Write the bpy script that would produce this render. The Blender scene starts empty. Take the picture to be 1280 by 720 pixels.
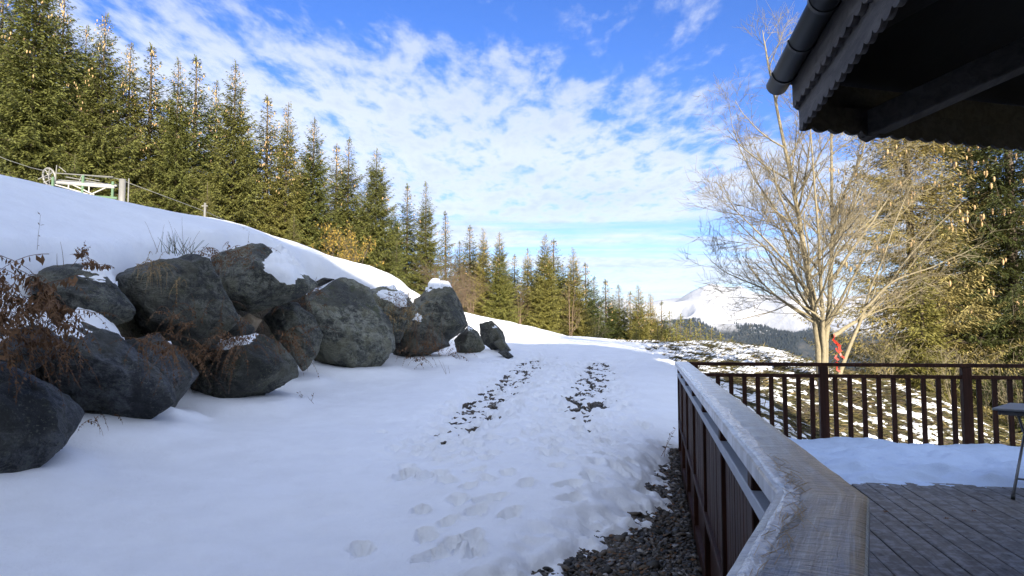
import bpy, bmesh, math, random
import numpy as np
from mathutils import Vector, Matrix, Euler

R = math.radians
rng = np.random.default_rng(7)
random.seed(7)
scene = bpy.context.scene
C = scene.collection

# ------------------------------------------------------------------ camera, sky, sun, exposure
EYE = 1.45                      # metres above the deck boards (deck top is z = 0)
FPX = 900.0                     # focal length in pixels of the 1280 px wide photograph
HOR = 421.0                     # horizon row
cam = bpy.data.cameras.new('camera')
cam.sensor_width = 36.0
cam.lens = FPX / 1280 * 36.0
cam.clip_start = 0.05
cam.clip_end = 60000
camo = bpy.data.objects.new('camera', cam)
C.objects.link(camo)
camo.location = (0, 0, EYE)
camo.rotation_euler = (R(90) + math.atan((HOR - 360) / FPX), 0, 0)
scene.camera = camo

SUN_EL = 16.5
SUN_AZ = 163.0                  # clockwise from +Y (the way the camera looks): behind, to the right
sl = bpy.data.lights.new('sun', 'SUN')
sl.energy = 3.0
sl.angle = R(0.55)
sl.color = (1.0, 0.88, 0.72)
slo = bpy.data.objects.new('sun', sl)
C.objects.link(slo)
_sd = Vector((math.sin(R(SUN_AZ)) * math.cos(R(SUN_EL)), math.cos(R(SUN_AZ)) * math.cos(R(SUN_EL)), math.sin(R(SUN_EL))))
slo.rotation_euler = _sd.to_track_quat('Z', 'Y').to_euler()
slo.location = (30, -30, 40)

scene.view_settings.view_transform = 'Standard'
scene.view_settings.look = 'None'
scene.view_settings.gamma = 1.0
scene.view_settings.use_curve_mapping = False
scene.view_settings.exposure = 2.24
scene.cycles.use_denoising = True
scene.cycles.max_bounces = 6
scene.cycles.diffuse_bounces = 3
scene.cycles.glossy_bounces = 2
scene.cycles.transmission_bounces = 2
scene.cycles.transparent_max_bounces = 4
scene.cycles.volume_bounces = 0
scene.cycles.use_adaptive_sampling = True
scene.cycles.adaptive_threshold = 0.02


class NT:
    """tiny node-tree builder"""
    def __init__(self, tree):
        self.t = tree
        self.n = tree.nodes
        self.l = tree.links

    def node(self, typ, props=None, **ins):
        nd = self.n.new(typ)
        for k, v in (props or {}).items():
            setattr(nd, k, v)
        for k, v in ins.items():
            key = int(k[1:]) if k[0] == 'i' and k[1:].isdigit() else k.replace('_', ' ')
            self.set(nd.inputs[key], v)
        return nd

    def set(self, sock, v):
        if hasattr(v, 'is_linked'):
            self.l.new(v, sock)
        else:
            if isinstance(v, tuple) and len(v) == 3 and sock.type == 'RGBA':
                v = (*v, 1.0)
            sock.default_value = v

    def math(self, op, a, b=0.0, c=None, clamp=False):
        nd = self.n.new('ShaderNodeMath')
        nd.operation = op
        nd.use_clamp = clamp
        self.set(nd.inputs[0], a)
        self.set(nd.inputs[1], b)
        if c is not None:
            self.set(nd.inputs[2], c)
        return nd.outputs[0]

    def ramp(self, fac, stops):
        nd = self.n.new('ShaderNodeValToRGB')
        e = nd.color_ramp.elements
        while len(e) < len(stops):
            e.new(0.5)
        for el, (p, c) in zip(e, stops):
            el.position = p
            el.color = (*c, 1.0) if len(c) == 3 else c
        self.set(nd.inputs[0], fac)
        return nd.outputs[0]

    def step(self, v, a, b, lo=0.0, hi=1.0):
        nd = self.n.new('ShaderNodeMapRange')
        nd.interpolation_type = 'SMOOTHSTEP'
        self.set(nd.inputs[0], v)
        for i, x in zip((1, 2, 3, 4), (a, b, lo, hi)):
            self.set(nd.inputs[i], x)
        return nd.outputs[0]

    def noise(self, vec, scale, detail=4.0, rough=0.55, dist=0.0):
        nd = self.node('ShaderNodeTexNoise', None, Scale=scale, Detail=detail, Roughness=rough, Distortion=dist)
        if vec is not None:
            self.l.new(vec, nd.inputs['Vector'])
        return nd.outputs[0]

    def mix(self, fac, a, b, blend='MIX'):
        nd = self.n.new('ShaderNodeMix')
        nd.data_type = 'RGBA'
        nd.blend_type = blend
        self.set(nd.inputs[0], fac)
        self.set(nd.inputs[6], a)
        self.set(nd.inputs[7], b)
        return nd.outputs[2]

    def comb(self, x, y, z):
        nd = self.n.new('ShaderNodeCombineXYZ')
        for i, v in enumerate((x, y, z)):
            self.set(nd.inputs[i], v)
        return nd.outputs[0]

    def mapping(self, vec, scale=(1, 1, 1), rot=(0, 0, 0), loc=(0, 0, 0)):
        nd = self.n.new('ShaderNodeMapping')
        self.l.new(vec, nd.inputs[0])
        nd.inputs['Scale'].default_value = scale
        nd.inputs['Rotation'].default_value = rot
        nd.inputs['Location'].default_value = loc
        return nd.outputs[0]


def make_world():
    w = bpy.data.worlds.new('World')
    scene.world = w
    w.use_nodes = True
    t = NT(w.node_tree)
    t.n.clear()
    sky = t.node('ShaderNodeTexSky', dict(sky_type='NISHITA', sun_disc=False, sun_elevation=R(SUN_EL),
                                          sun_rotation=R(SUN_AZ), altitude=1700.0, air_density=1.0,
                                          dust_density=0.1, ozone_density=2.2))
    tc = t.node('ShaderNodeTexCoord')
    sp = t.node('ShaderNodeSeparateXYZ', None, Vector=tc.outputs['Generated'])
    x, y, z = sp.outputs
    zc = t.math('MAXIMUM', z, 0.025)
    px = t.math('DIVIDE', x, zc)
    py = t.math('DIVIDE', y, zc)
    p = t.comb(px, py, 0.0)
    # altocumulus field laid on a flat layer overhead
    big = t.noise(p, 0.55, 3.0, 0.5)
    mid = t.noise(t.mapping(p, (1.0, 0.42, 1), (0, 0, 0.0), (3.1, 1.7, 0)), 5.6, 8.0, 0.60, 0.2)
    fine = t.noise(t.mapping(p, (1.0, 0.42, 1), (0, 0, 0.0), (9.1, 4.7, 2)), 13.0, 5.0, 0.6, 0.2)
    streak = t.noise(t.mapping(p, (0.20, 0.62, 1), (0, 0, 0.08), (1.2, 0.35, 5)), 1.0, 6.0, 0.55, 0.5)
    # the bank of cloud begins along a slanting line and thins into streaks far off
    line = t.math('SUBTRACT', py, t.math('MULTIPLY_ADD', px, 0.60, 2.72))
    line = t.math('ADD', line, t.math('MULTIPLY', t.math('SUBTRACT', big, 0.5), 2.0))
    bank = t.math('MAXIMUM', t.step(line, -1.0, 1.1), t.step(t.math('ADD', t.math('MULTIPLY', py, -1.0), t.math('MULTIPLY', big, 2.0)), -0.4, 1.2))  # also adds unseen cloud overhead and behind to brighten the shaded snow
    dist = t.math('SQRT', t.math('ADD', t.math('MULTIPLY', px, px), t.math('MULTIPLY', py, py)))
    far = t.step(dist, 5.2, 7.0)
    puff = t.math('MULTIPLY_ADD', fine, 0.28, t.math('MULTIPLY', mid, 0.72))
    thr = t.math('SUBTRACT', 0.575, t.math('MULTIPLY', bank, 0.235))
    d1 = t.step(t.math('SUBTRACT', puff, thr), -0.05, 0.19)
    d2 = t.step(streak, 0.40, 0.56)
    vfar = t.step(dist, 11.0, 18.0)
    d2 = t.math('MAXIMUM', d2, t.math('MULTIPLY', vfar, 0.75))
    dens = t.mix(far, t.comb(d1, d1, d1), t.comb(d2, d2, d2))
    dsep = t.node('ShaderNodeSeparateColor', None, Color=dens).outputs[0]
    dsep = t.math('MULTIPLY', dsep, t.step(z, 0.0, 0.03))
    thick = t.step(t.math('ADD', t.math('MULTIPLY', puff, 0.7), t.math('MULTIPLY', big, 0.4)), 0.46, 0.72)
    ccol = t.mix(thick, (2.50, 2.66, 3.00), (1.78, 2.02, 2.58))
    vd = t.node('ShaderNodeVectorMath', dict(operation='DOT_PRODUCT'))
    t.l.new(tc.outputs['Generated'], vd.inputs[0]); vd.inputs[1].default_value = tuple(_sd)
    fill_glow = t.math('MULTIPLY_ADD', t.step(vd.outputs['Value'], -0.3, 1.0), 0.5, 1.0)      # cloud brightened towards the sun, added as fill for the shaded snow
    ccol = t.mix(1.0, ccol, t.comb(fill_glow, fill_glow, fill_glow), 'MULTIPLY')
    skyc = t.node('ShaderNodeHueSaturation', None, Hue=0.518, Saturation=1.28, Value=0.60, Fac=1.0, Color=sky.outputs[0]).outputs[0]
    skyc = t.mix(1.0, skyc, (1.0, 0.93, 1.0), 'MULTIPLY')
    col = t.mix(t.math('MULTIPLY', dsep, 0.86), skyc, ccol)
    bg = t.node('ShaderNodeBackground', None, Color=col, Strength=0.085)
    out = t.node('ShaderNodeOutputWorld')
    t.l.new(bg.outputs[0], out.inputs['Surface'])


make_world()

# ------------------------------------------------------------------ helpers
def pix(x, y, depth):
    """photo pixel + distance along the view -> world point"""
    return Vector(((x - 640) / FPX * depth, depth, EYE + (HOR - y) / FPX * depth))


_perm = np.random.default_rng(3).permutation(256)
_perm = np.concatenate([_perm, _perm, _perm])
_grad = np.random.default_rng(4).normal(size=(256, 3))
_grad /= np.linalg.norm(_grad, axis=1)[:, None]


def pn(x, y, z=0.0):
    x = np.asarray(x, float); y = np.asarray(y, float)
    z = np.zeros_like(x) + z
    xi = np.floor(x).astype(int); yi = np.floor(y).astype(int); zi = np.floor(z).astype(int)
    fx = x - xi; fy = y - yi; fz = z - zi
    u = fx**3 * (fx * (fx * 6 - 15) + 10); v = fy**3 * (fy * (fy * 6 - 15) + 10); w = fz**3 * (fz * (fz * 6 - 15) + 10)
    r = 0
    for dx in (0, 1):
        for dy in (0, 1):
            for dz in (0, 1):
                h = _perm[_perm[_perm[(xi + dx) & 255] + ((yi + dy) & 255)] + ((zi + dz) & 255)]
                g = _grad[h]
                d = g[..., 0] * (fx - dx) + g[..., 1] * (fy - dy) + g[..., 2] * (fz - dz)
                r = r + d * (u if dx else 1 - u) * (v if dy else 1 - v) * (w if dz else 1 - w)
    return r * 1.5


def fbm(x, y, z=0.0, octv=4, gain=0.5, lac=2.03):
    a = 1.0; s = 0; f = 1.0
    for i in range(octv):
        s = s + a * pn(np.asarray(x) * f + 17.3 * i, np.asarray(y) * f - 9.1 * i, np.asarray(z) * f + 5.7 * i)
        a *= gain; f *= lac
    return s


def sstep(v, a, b):
    t = np.clip((v - a) / (b - a), 0, 1)
    return t * t * (3 - 2 * t)


def mesh(name, V, F, smooth=False, attrs=None):
    """V (n,3); F list of index arrays of constant width, or lists"""
    me = bpy.data.meshes.new(name)
    V = np.asarray(V, dtype=np.float32)
    if not isinstance(F, (list, tuple)):
        F = [F]
    if F and not isinstance(F[0], np.ndarray):
        F = [np.asarray([f for f in F if len(f) == k], dtype=np.int32) for k in sorted({len(f) for f in F})]
    F = [f for f in F if len(f)]
    loops = np.concatenate([f.astype(np.int32).ravel() for f in F])
    totals = np.concatenate([np.full(len(f), f.shape[1], dtype=np.int32) for f in F])
    starts = np.concatenate([[0], np.cumsum(totals)[:-1]]).astype(np.int32)
    me.vertices.add(len(V)); me.vertices.foreach_set('co', V.ravel())
    me.loops.add(len(loops)); me.loops.foreach_set('vertex_index', loops)
    me.polygons.add(len(totals)); me.polygons.foreach_set('loop_start', starts); me.polygons.foreach_set('loop_total', totals)
    for k, a in (attrs or {}).items():
        at = me.attributes.new(k, 'FLOAT', 'POINT')
        at.data.foreach_set('value', np.asarray(a, dtype=np.float32))
    me.update(calc_edges=True)
    me.validate(clean_customdata=False)
    if smooth:
        me.polygons.foreach_set('use_smooth', np.ones(len(me.polygons), dtype=bool))
    return me


def obj(name, me, mat=None, parent=None, label=None, cat=None, group=None, kind=None, loc=None):
    o = bpy.data.objects.new(name, me)
    C.objects.link(o)
    if mat is not None and me is not None and len(me.materials) == 0:
        me.materials.append(mat)
    if parent is not None:
        o.parent = parent
    tag(o, label, cat, group, kind)
    if loc is not None:
        o.location = loc
    return o


def tag(o, label=None, cat=None, group=None, kind=None):
    for k, v in (('label', label), ('category', cat), ('group', group), ('kind', kind)):
        if v:
            o[k] = v
    return o


class MB:
    """collects geometry for one mesh"""
    def __init__(self):
        self.V = []; self.F = []

    def add(self, V, F):
        b = len(self.V)
        self.V += [tuple(v) for v in V]
        self.F += [tuple(i + b for i in f) for f in F]

    def box(self, c, s, rot=None, bev=0.0):
        """box of size s centred on c, optional 3x3 rotation, optional chamfer"""
        c = Vector(c); hx, hy, hz = (d / 2 for d in s)
        if bev <= 0:
            P = [Vector((a * hx, b * hy, d * hz)) for a in (-1, 1) for b in (-1, 1) for d in (-1, 1)]
            F = [(0, 1, 3, 2), (4, 6, 7, 5), (0, 4, 5, 1), (2, 3, 7, 6), (0, 2, 6, 4), (1, 5, 7, 3)]
        else:
            P = []; idx = {}
            for a in (-1, 1):
                for b in (-1, 1):
                    for d in (-1, 1):
                        for k in range(3):
                            q = [a * (hx - bev), b * (hy - bev), d * (hz - bev)]
                            q[k] = (a * hx, b * hy, d * hz)[k]
                            idx[(a, b, d, k)] = len(P); P.append(Vector(q))
            F = []
            sg = (-1, 1)
            for a in sg:
                F.append([idx[(a, b, d, 0)] for b, d in ((-1, -1), (1, -1), (1, 1), (-1, 1))][::a])
                F.append([idx[(b, a, d, 1)] for b, d in ((-1, -1), (-1, 1), (1, 1), (1, -1))][::a])
                F.append([idx[(b, d, a, 2)] for b, d in ((-1, -1), (1, -1), (1, 1), (-1, 1))][::a])
            for a in sg:
                for b in sg:
                    F.append([idx[(a, b, -1, 0)], idx[(a, b, 1, 0)], idx[(a, b, 1, 1)], idx[(a, b, -1, 1)]])
                    F.append([idx[(a, -1, b, 0)], idx[(a, 1, b, 0)], idx[(a, 1, b, 2)], idx[(a, -1, b, 2)]])
                    F.append([idx[(-1, a, b, 1)], idx[(1, a, b, 1)], idx[(1, a, b, 2)], idx[(-1, a, b, 2)]])
                    for d in sg:
                        F.append([idx[(a, b, d, 0)], idx[(a, b, d, 1)], idx[(a, b, d, 2)]])
        if rot is not None:
            P = [rot @ q for q in P]
        self.add([c + q for q in P], F)
        return self

    def bar(self, a, b, w, h, up=(0, 0, 1), bev=0.0):
        a = Vector(a); b = Vector(b); d = b - a; L = d.length
        y = d.normalized(); x = y.cross(Vector(up)).normalized(); z = x.cross(y)
        M = Matrix((x, y, z)).transposed()
        return self.box((a + b) / 2, (w, L, h), M, bev)

    def tube(self, pts, rad, n=8, cap=True):
        pts = [Vector(p) for p in pts]
        if not hasattr(rad, '__len__'):
            rad = [rad] * len(pts)
        V = []; F = []
        d0 = (pts[1] - pts[0]).normalized()
        x = d0.orthogonal().normalized()
        for i, p in enumerate(pts):
            d = (pts[min(i + 1, len(pts) - 1)] - pts[max(i - 1, 0)])
            d = d.normalized() if d.length > 1e-9 else d0
            x = (x - d * x.dot(d))
            x = x.normalized() if x.length > 1e-6 else d.orthogonal().normalized()
            y = d.cross(x)
            for k in range(n):
                a = 2 * math.pi * k / n
                V.append(p + (x * math.cos(a) + y * math.sin(a)) * rad[i])
        for i in range(len(pts) - 1):
            for k in range(n):
                F.append((i * n + k, i * n + (k + 1) % n, (i + 1) * n + (k + 1) % n, (i + 1) * n + k))
        if cap:
            F.append(tuple(range(n - 1, -1, -1)))
            F.append(tuple(range((len(pts) - 1) * n, len(pts) * n)))
        self.add(V, F)
        return self

    def prism(self, poly, z0, z1):
        """vertical prism over a plan polygon"""
        n = len(poly)
        V = [(p[0], p[1], z0) for p in poly] + [(p[0], p[1], z1) for p in poly]
        F = [tuple(range(n - 1, -1, -1)), tuple(range(n, 2 * n))] + [(i, (i + 1) % n, n + (i + 1) % n, n + i) for i in range(n)]
        self.add(V, F)
        return self

    def me(self, name='m', smooth=False):
        m = bpy.data.meshes.new(name)
        m.from_pydata([tuple(v) for v in self.V], [], self.F)
        m.update()
        bm = bmesh.new(); bm.from_mesh(m)
        bmesh.ops.recalc_face_normals(bm, faces=bm.faces)
        bm.to_mesh(m); bm.free()
        if smooth:
            m.polygons.foreach_set('use_smooth', np.ones(len(m.polygons), dtype=bool))
        return m


def empty(name, loc=(0, 0, 0), **kw):
    o = bpy.data.objects.new(name, None)
    C.objects.link(o)
    o.location = loc
    o.empty_display_size = 0.2
    tag(o, **kw)
    return o


# ------------------------------------------------------------------ materials
MATS = {}


def material(name):
    m = bpy.data.materials.new(name)
    m.use_nodes = True
    t = NT(m.node_tree)
    b = t.n['Principled BSDF']
    MATS[name] = m
    return m, t, b


def bump(t, b, h, strength=0.4, dist=0.02):
    nd = t.node('ShaderNodeBump', None, Strength=strength, Distance=dist, Height=h)
    t.l.new(nd.outputs[0], b.inputs['Normal'])


def tcoord(t, which='Object'):
    return t.node('ShaderNodeTexCoord').outputs[which]


def geo(t, which='Position'):
    return t.node('ShaderNodeNewGeometry').outputs[which]


def attr(t, name):
    return t.node('ShaderNodeAttribute', dict(attribute_name=name)).outputs['Fac']


def mat_snow(name='snow', base=(0.87, 0.905, 0.95)):
    m, t, b = material(name)
    p = geo(t)
    n1 = t.noise(p, 2.2, 5, 0.6)
    n2 = t.noise(p, 26, 4, 0.7)
    n3 = t.noise(p, 150, 2, 0.6)
    col = t.mix(t.step(n1, 0.3, 0.7), base, tuple(c * 0.94 for c in base))
    t.set(b.inputs['Base Color'], col)
    b.inputs['Roughness'].default_value = 0.6
    b.inputs['Specular IOR Level'].default_value = 0.35
    h = t.math('ADD', t.math('MULTIPLY', n2, 0.9), t.math('ADD', t.math('MULTIPLY', n3, 0.35), t.math('MULTIPLY', t.noise(p, 7.0, 4, 0.6), 1.6)))
    bump(t, b, h, 0.42, 0.03)
    return m


def mat_soil():
    m, t, b = material('soil')
    p = geo(t)
    n1 = t.noise(p, 1.4, 5, 0.6); n2 = t.noise(p, 14, 6, 0.7); v = t.node('ShaderNodeTexVoronoi', None, Scale=26.0)
    t.l.new(p, v.inputs['Vector'])
    c = t.mix(t.step(n2, 0.35, 0.7), (0.035, 0.027, 0.018), (0.10, 0.078, 0.05))
    c = t.mix(t.math('MULTIPLY', t.step(n1, 0.45, 0.65), 0.5), c, (0.055, 0.06, 0.022))
    t.set(b.inputs['Base Color'], c)
    b.inputs['Roughness'].default_value = 0.95
    bump(t, b, t.math('ADD', n2, t.math('MULTIPLY', v.outputs['Distance'], 0.8)), 0.9, 0.05)
    return m


def mat_rock():
    m, t, b = material('rock')
    p = geo(t)
    oi = t.node('ShaderNodeObjectInfo')
    rnd = oi.outputs['Random']
    n1 = t.noise(p, 1.3, 6, 0.65, 0.6); n2 = t.noise(p, 6.0, 10, 0.78, 0.5); n3 = t.noise(p, 42, 5, 0.75)
    band = t.noise(t.mapping(p, (2.2, 2.2, 9.0), (0.7, 0.35, 0.2)), 1.0, 6, 0.65, 0.7)
    c = t.mix(t.step(n2, 0.42, 0.60), (0.022, 0.025, 0.027), (0.185, 0.190, 0.182))
    c = t.mix(t.math('MULTIPLY', t.step(n3, 0.50, 0.60), 0.55), c, (0.020, 0.021, 0.022))
    c = t.mix(t.math('MULTIPLY', t.step(band, 0.5, 0.72), 0.5), c, (0.21, 0.208, 0.19))
    c = t.mix(t.math('MULTIPLY', t.step(n1, 0.46, 0.60), 0.60), c, (0.12, 0.115, 0.082))
    c = t.mix(t.math('MULTIPLY', t.step(t.noise(p, 0.8, 3, 0.5, 0.8), 0.52, 0.62), 0.75), c, (0.020, 0.023, 0.027))
    # lichen and moss: pale crust in speckles, thicker towards some boulders
    lic = t.math('MULTIPLY', t.step(t.noise(p, 30, 6, 0.8), 0.54, 0.61), t.step(t.noise(p, 2.1, 4, 0.6), 0.42, 0.60))
    c = t.mix(t.math('MULTIPLY', lic, t.math('MULTIPLY_ADD', rnd, 0.5, 0.45)), c, (0.27, 0.275, 0.19))
    sepn = t.node('ShaderNodeSeparateXYZ', None, Vector=geo(t, 'Normal'))
    moss = t.math('MULTIPLY', t.step(t.noise(p, 5.0, 5, 0.7), 0.52, 0.66), t.step(sepn.outputs[2], -0.1, 0.7))
    c = t.mix(t.math('MULTIPLY', moss, 0.6), c, (0.045, 0.052, 0.018))
    c = t.mix(1.0, c, oi.outputs['Color'], 'MULTIPLY')
    t.set(b.inputs['Base Color'], c)
    b.inputs['Roughness'].default_value = 0.58
    h = t.math('ADD', t.math('MULTIPLY', n2, 1.2), t.math('ADD', t.math('MULTIPLY', n3, 0.30), t.math('MULTIPLY', band, 0.8)))
    bump(t, b, h, 1.0, 0.10)
    return m


def mat_needles(name, c1, c2, c3):
    m, t, b = material(name)
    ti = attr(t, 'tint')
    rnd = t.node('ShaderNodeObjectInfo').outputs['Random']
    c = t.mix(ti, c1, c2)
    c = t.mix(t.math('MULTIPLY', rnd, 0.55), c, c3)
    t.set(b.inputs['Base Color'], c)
    b.inputs['Roughness'].default_value = 0.65
    b.inputs['Specular IOR Level'].default_value = 0.3
    tr = t.node('ShaderNodeBsdfTranslucent', None, Color=t.mix(0.5, c, (0.12, 0.13, 0.02)))
    mx = t.node('ShaderNodeMixShader', None, Fac=0.16)
    t.l.new(b.outputs[0], mx.inputs[1]); t.l.new(tr.outputs[0], mx.inputs[2])
    t.l.new(mx.outputs[0], t.n['Material Output'].inputs['Surface'])
    return m


def mat_plain(name, c, rough=0.7, var=0.25, scale=12.0, metallic=0.0, bmp=0.0, spec=0.5):
    m, t, b = material(name)
    p = tcoord(t)
    n = t.noise(p, scale, 5, 0.65)
    col = t.mix(n, tuple(v * (1 - var) for v in c), tuple(min(1, v * (1 + var)) for v in c))
    t.set(b.inputs['Base Color'], col)
    b.inputs['Roughness'].default_value = rough
    b.inputs['Metallic'].default_value = metallic
    b.inputs['Specular IOR Level'].default_value = spec
    if bmp:
        bump(t, b, n, bmp, 0.02)
    return m


def mat_wood(name, dark, light, axis=1, rough=0.6, frost=0.0, knots=True, spec=0.4):
    m, t, b = material(name)
    p = tcoord(t)
    rnd = t.node('ShaderNodeObjectInfo').outputs['Random']
    off = t.node('ShaderNodeVectorMath', dict(operation='ADD'))
    t.l.new(p, off.inputs[0])
    t.l.new(t.comb(t.math('MULTIPLY', rnd, 37.0), t.math('MULTIPLY', rnd, 91.0), 0.0), off.inputs[1])
    sc = [26.0, 26.0, 26.0]; sc[axis] = 1.2
    g = t.noise(t.mapping(off.outputs[0], tuple(sc)), 1.0, 6, 0.7, 0.8)
    n2 = t.noise(off.outputs[0], 3.0, 5, 0.65)
    c = t.mix(t.step(g, 0.32, 0.68), dark, light)
    c = t.mix(t.math('MULTIPLY', t.step(n2, 0.4, 0.7), 0.45), c, tuple(v * 0.55 for v in dark))
    c = t.mix(t.math('MULTIPLY', rnd, 0.35), c, tuple(v * 0.75 for v in light))
    if knots:
        kn = [7.0, 7.0, 7.0]; kn[axis] = 2.6
        v = t.node('ShaderNodeTexVoronoi', None, Scale=1.0)
        t.l.new(t.mapping(off.outputs[0], tuple(kn)), v.inputs['Vector'])
        c = t.mix(t.step(v.outputs['Distance'], 0.14, 0.07), c, tuple(x * 0.3 for x in dark))
    t.set(b.inputs['Base Color'], c)
    b.inputs['Roughness'].default_value = rough
    b.inputs['Specular IOR Level'].default_value = spec
    if frost:
        f = t.step(t.noise(off.outputs[0], 9.0, 6, 0.75), 0.45, 0.62)
        c2 = t.mix(t.math('MULTIPLY', f, frost), c, (0.55, 0.60, 0.68))
        t.set(b.inputs['Base Color'], c2)
    bump(t, b, t.math('ADD', g, t.math('MULTIPLY', n2, 0.5)), 0.4, 0.006)
    return m


mat_snow()
mat_soil()
mat_rock()
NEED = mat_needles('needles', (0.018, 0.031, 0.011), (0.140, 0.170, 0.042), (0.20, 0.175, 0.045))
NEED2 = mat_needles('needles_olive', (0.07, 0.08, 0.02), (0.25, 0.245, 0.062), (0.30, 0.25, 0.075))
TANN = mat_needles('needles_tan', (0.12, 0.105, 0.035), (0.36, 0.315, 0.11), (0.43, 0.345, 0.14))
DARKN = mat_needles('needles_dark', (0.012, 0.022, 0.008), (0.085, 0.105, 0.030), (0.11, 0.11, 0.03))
GOLD = mat_needles('gold_needles', (0.15, 0.105, 0.02), (0.30, 0.21, 0.04), (0.26, 0.18, 0.045))
CONE = mat_plain('cone', (0.40, 0.27, 0.13), 0.7, 0.35, 6)
BARK = mat_plain('bark', (0.095, 0.075, 0.055), 0.9, 0.5, 18, bmp=0.8)
PALE = mat_plain('pale_bark', (0.225, 0.195, 0.125), 0.8, 0.5, 16, bmp=0.9)
DEAD = mat_plain('dead_fern', (0.15, 0.078, 0.034), 0.85, 0.55, 9)
STRAW = mat_plain('straw', (0.30, 0.21, 0.095), 0.8, 0.45, 9)
GRASS = mat_plain('grass', (0.13, 0.115, 0.04), 0.8, 0.5, 5)
GREEN = mat_plain('green_grass', (0.05, 0.075, 0.02), 0.8, 0.5, 7)
RAILW = mat_wood('rail_wood', (0.018, 0.0065, 0.004), (0.056, 0.020, 0.010), 2, 0.6, knots=False, spec=0.2)
DECKW = mat_wood('deck_wood', (0.062, 0.060, 0.058), (0.150, 0.146, 0.140), 1, 0.5, frost=0.22)
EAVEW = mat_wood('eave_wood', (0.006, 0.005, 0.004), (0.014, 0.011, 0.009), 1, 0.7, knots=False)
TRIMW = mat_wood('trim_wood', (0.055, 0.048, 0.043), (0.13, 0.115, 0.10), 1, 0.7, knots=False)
GUTTER = mat_plain('gutter', (0.020, 0.022, 0.022), 0.45, 0.3, 8, metallic=0.3)
STEEL = mat_plain('steel', (0.16, 0.17, 0.185), 0.4, 0.2, 10, metallic=0.7)
TABLE = mat_plain('table_grey', (0.17, 0.19, 0.22), 0.45, 0.2, 8)
GALV = mat_plain('galvanised', (0.20, 0.20, 0.19), 0.5, 0.25, 6, metallic=0.25)
WHITEP = mat_plain('white_paint', (0.34, 0.335, 0.31), 0.55, 0.2, 6)
GREENP = mat_plain('green_paint', (0.075, 0.135, 0.075), 0.55, 0.3, 6)
REDT = mat_plain('red_tape', (0.42, 0.03, 0.015), 0.5, 0.2, 8)
PEBBLE = mat_plain('pebble', (0.085, 0.080, 0.070), 0.75, 0.75, 11)
TAN = mat_plain('tan_stone', (0.20, 0.16, 0.11), 0.85, 0.5, 7, bmp=0.6)
WALLW = mat_wood('wall_wood', (0.045, 0.026, 0.015), (0.12, 0.07, 0.04), 0, 0.7, knots=False)
GLASS = mat_plain('window_glass', (0.03, 0.035, 0.04), 0.08, 0.1, 2)
SLATE = mat_plain('slate', (0.06, 0.058, 0.055), 0.8, 0.4, 3, bmp=0.5)
WIRE = mat_plain('wire', (0.12, 0.125, 0.12), 0.5, 0.1, 2, metallic=0.5)


def mat_cap():
    m, t, b = material('cap_wood')
    p = tcoord(t)
    # u across the cap is stored as an attribute, v along it too
    u = attr(t, 'capu'); v = attr(t, 'capv')
    q = t.comb(u, v, 0.0)
    g = t.noise(t.mapping(q, (40.0, 1.3, 1.0)), 1.0, 6, 0.7, 0.5)
    n2 = t.noise(q, 7.0, 6, 0.7)
    n3 = t.noise(t.mapping(q, (9.0, 60.0, 1.0)), 1.0, 4, 0.6, 0.6)
    wood = t.mix(t.step(g, 0.34, 0.66), (0.080, 0.084, 0.088), (0.175, 0.181, 0.186))
    wood = t.mix(t.math('MULTIPLY', t.step(n3, 0.56, 0.66), 0.85), wood, (0.030, 0.031, 0.038))
    # frost grows along the rail away from the house and on the outer half
    fr = t.math('ADD', t.math('MULTIPLY_ADD', u, -3.2, 0.16), t.math('MULTIPLY', v, 0.085))
    fr = t.math('ADD', fr, t.math('MULTIPLY', t.math('SUBTRACT', n2, 0.5), 1.5))
    f = t.step(fr, 0.15, 0.75)
    c = t.mix(t.math('MULTIPLY', f, 0.9), wood, (0.62, 0.66, 0.72))
    t.set(b.inputs['Base Color'], c)
    rg = t.mix(f, (0.30, 0.30, 0.30), (0.42, 0.42, 0.42))
    t.set(b.inputs['Roughness'], t.node('ShaderNodeSeparateColor', None, Color=rg).outputs[0])
    b.inputs['Specular IOR Level'].default_value = 0.6
    b.inputs['Coat Weight'].default_value = 0.35
    b.inputs['Coat Roughness'].default_value = 0.16
    bump(t, b, t.math('ADD', t.math('MULTIPLY', n3, 1.2), t.math('ADD', g, n2)), 0.8, 0.008)
    return m


CAP = mat_cap()


def mat_ice():
    m, t, b = material('ice')
    p = geo(t)
    n = t.noise(p, 22, 6, 0.7); n2 = t.noise(t.mapping(p, (9, 3, 1), (0, 0, 0.2)), 6.0, 4, 0.6, 0.8)
    t.set(b.inputs['Base Color'], t.mix(t.step(n, 0.4, 0.62), (0.26, 0.30, 0.36), (0.62, 0.66, 0.72)))
    b.inputs['Roughness'].default_value = 0.18
    b.inputs['Specular IOR Level'].default_value = 0.7
    bump(t, b, t.math('ADD', n, n2), 0.6, 0.008)
    return m


ICE = mat_ice()


def mat_shaded_snow():
    return mat_snow('deck_snow', (0.50, 0.64, 0.88))  # darker, bluer snow: shade by the roof put into the colour


SHADED_SNOW = mat_shaded_snow()

# ------------------------------------------------------------------ terrain
def tps_fit(P):
    P = np.array(P, float)
    X = P[:, :2]; z = P[:, 2]
    n = len(X)
    d = np.linalg.norm(X[:, None] - X[None], axis=2)
    K = np.where(d > 0, d * d * np.log(d + 1e-12), 0) + np.eye(n) * 0.02
    A = np.zeros((n + 3, n + 3)); A[:n, :n] = K; A[:n, n] = 1; A[:n, n + 1:] = X; A[n, :n] = 1; A[n + 1:, :n] = X.T
    w = np.linalg.solve(A, np.concatenate([z, [0, 0, 0]]))
    return X, w


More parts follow.
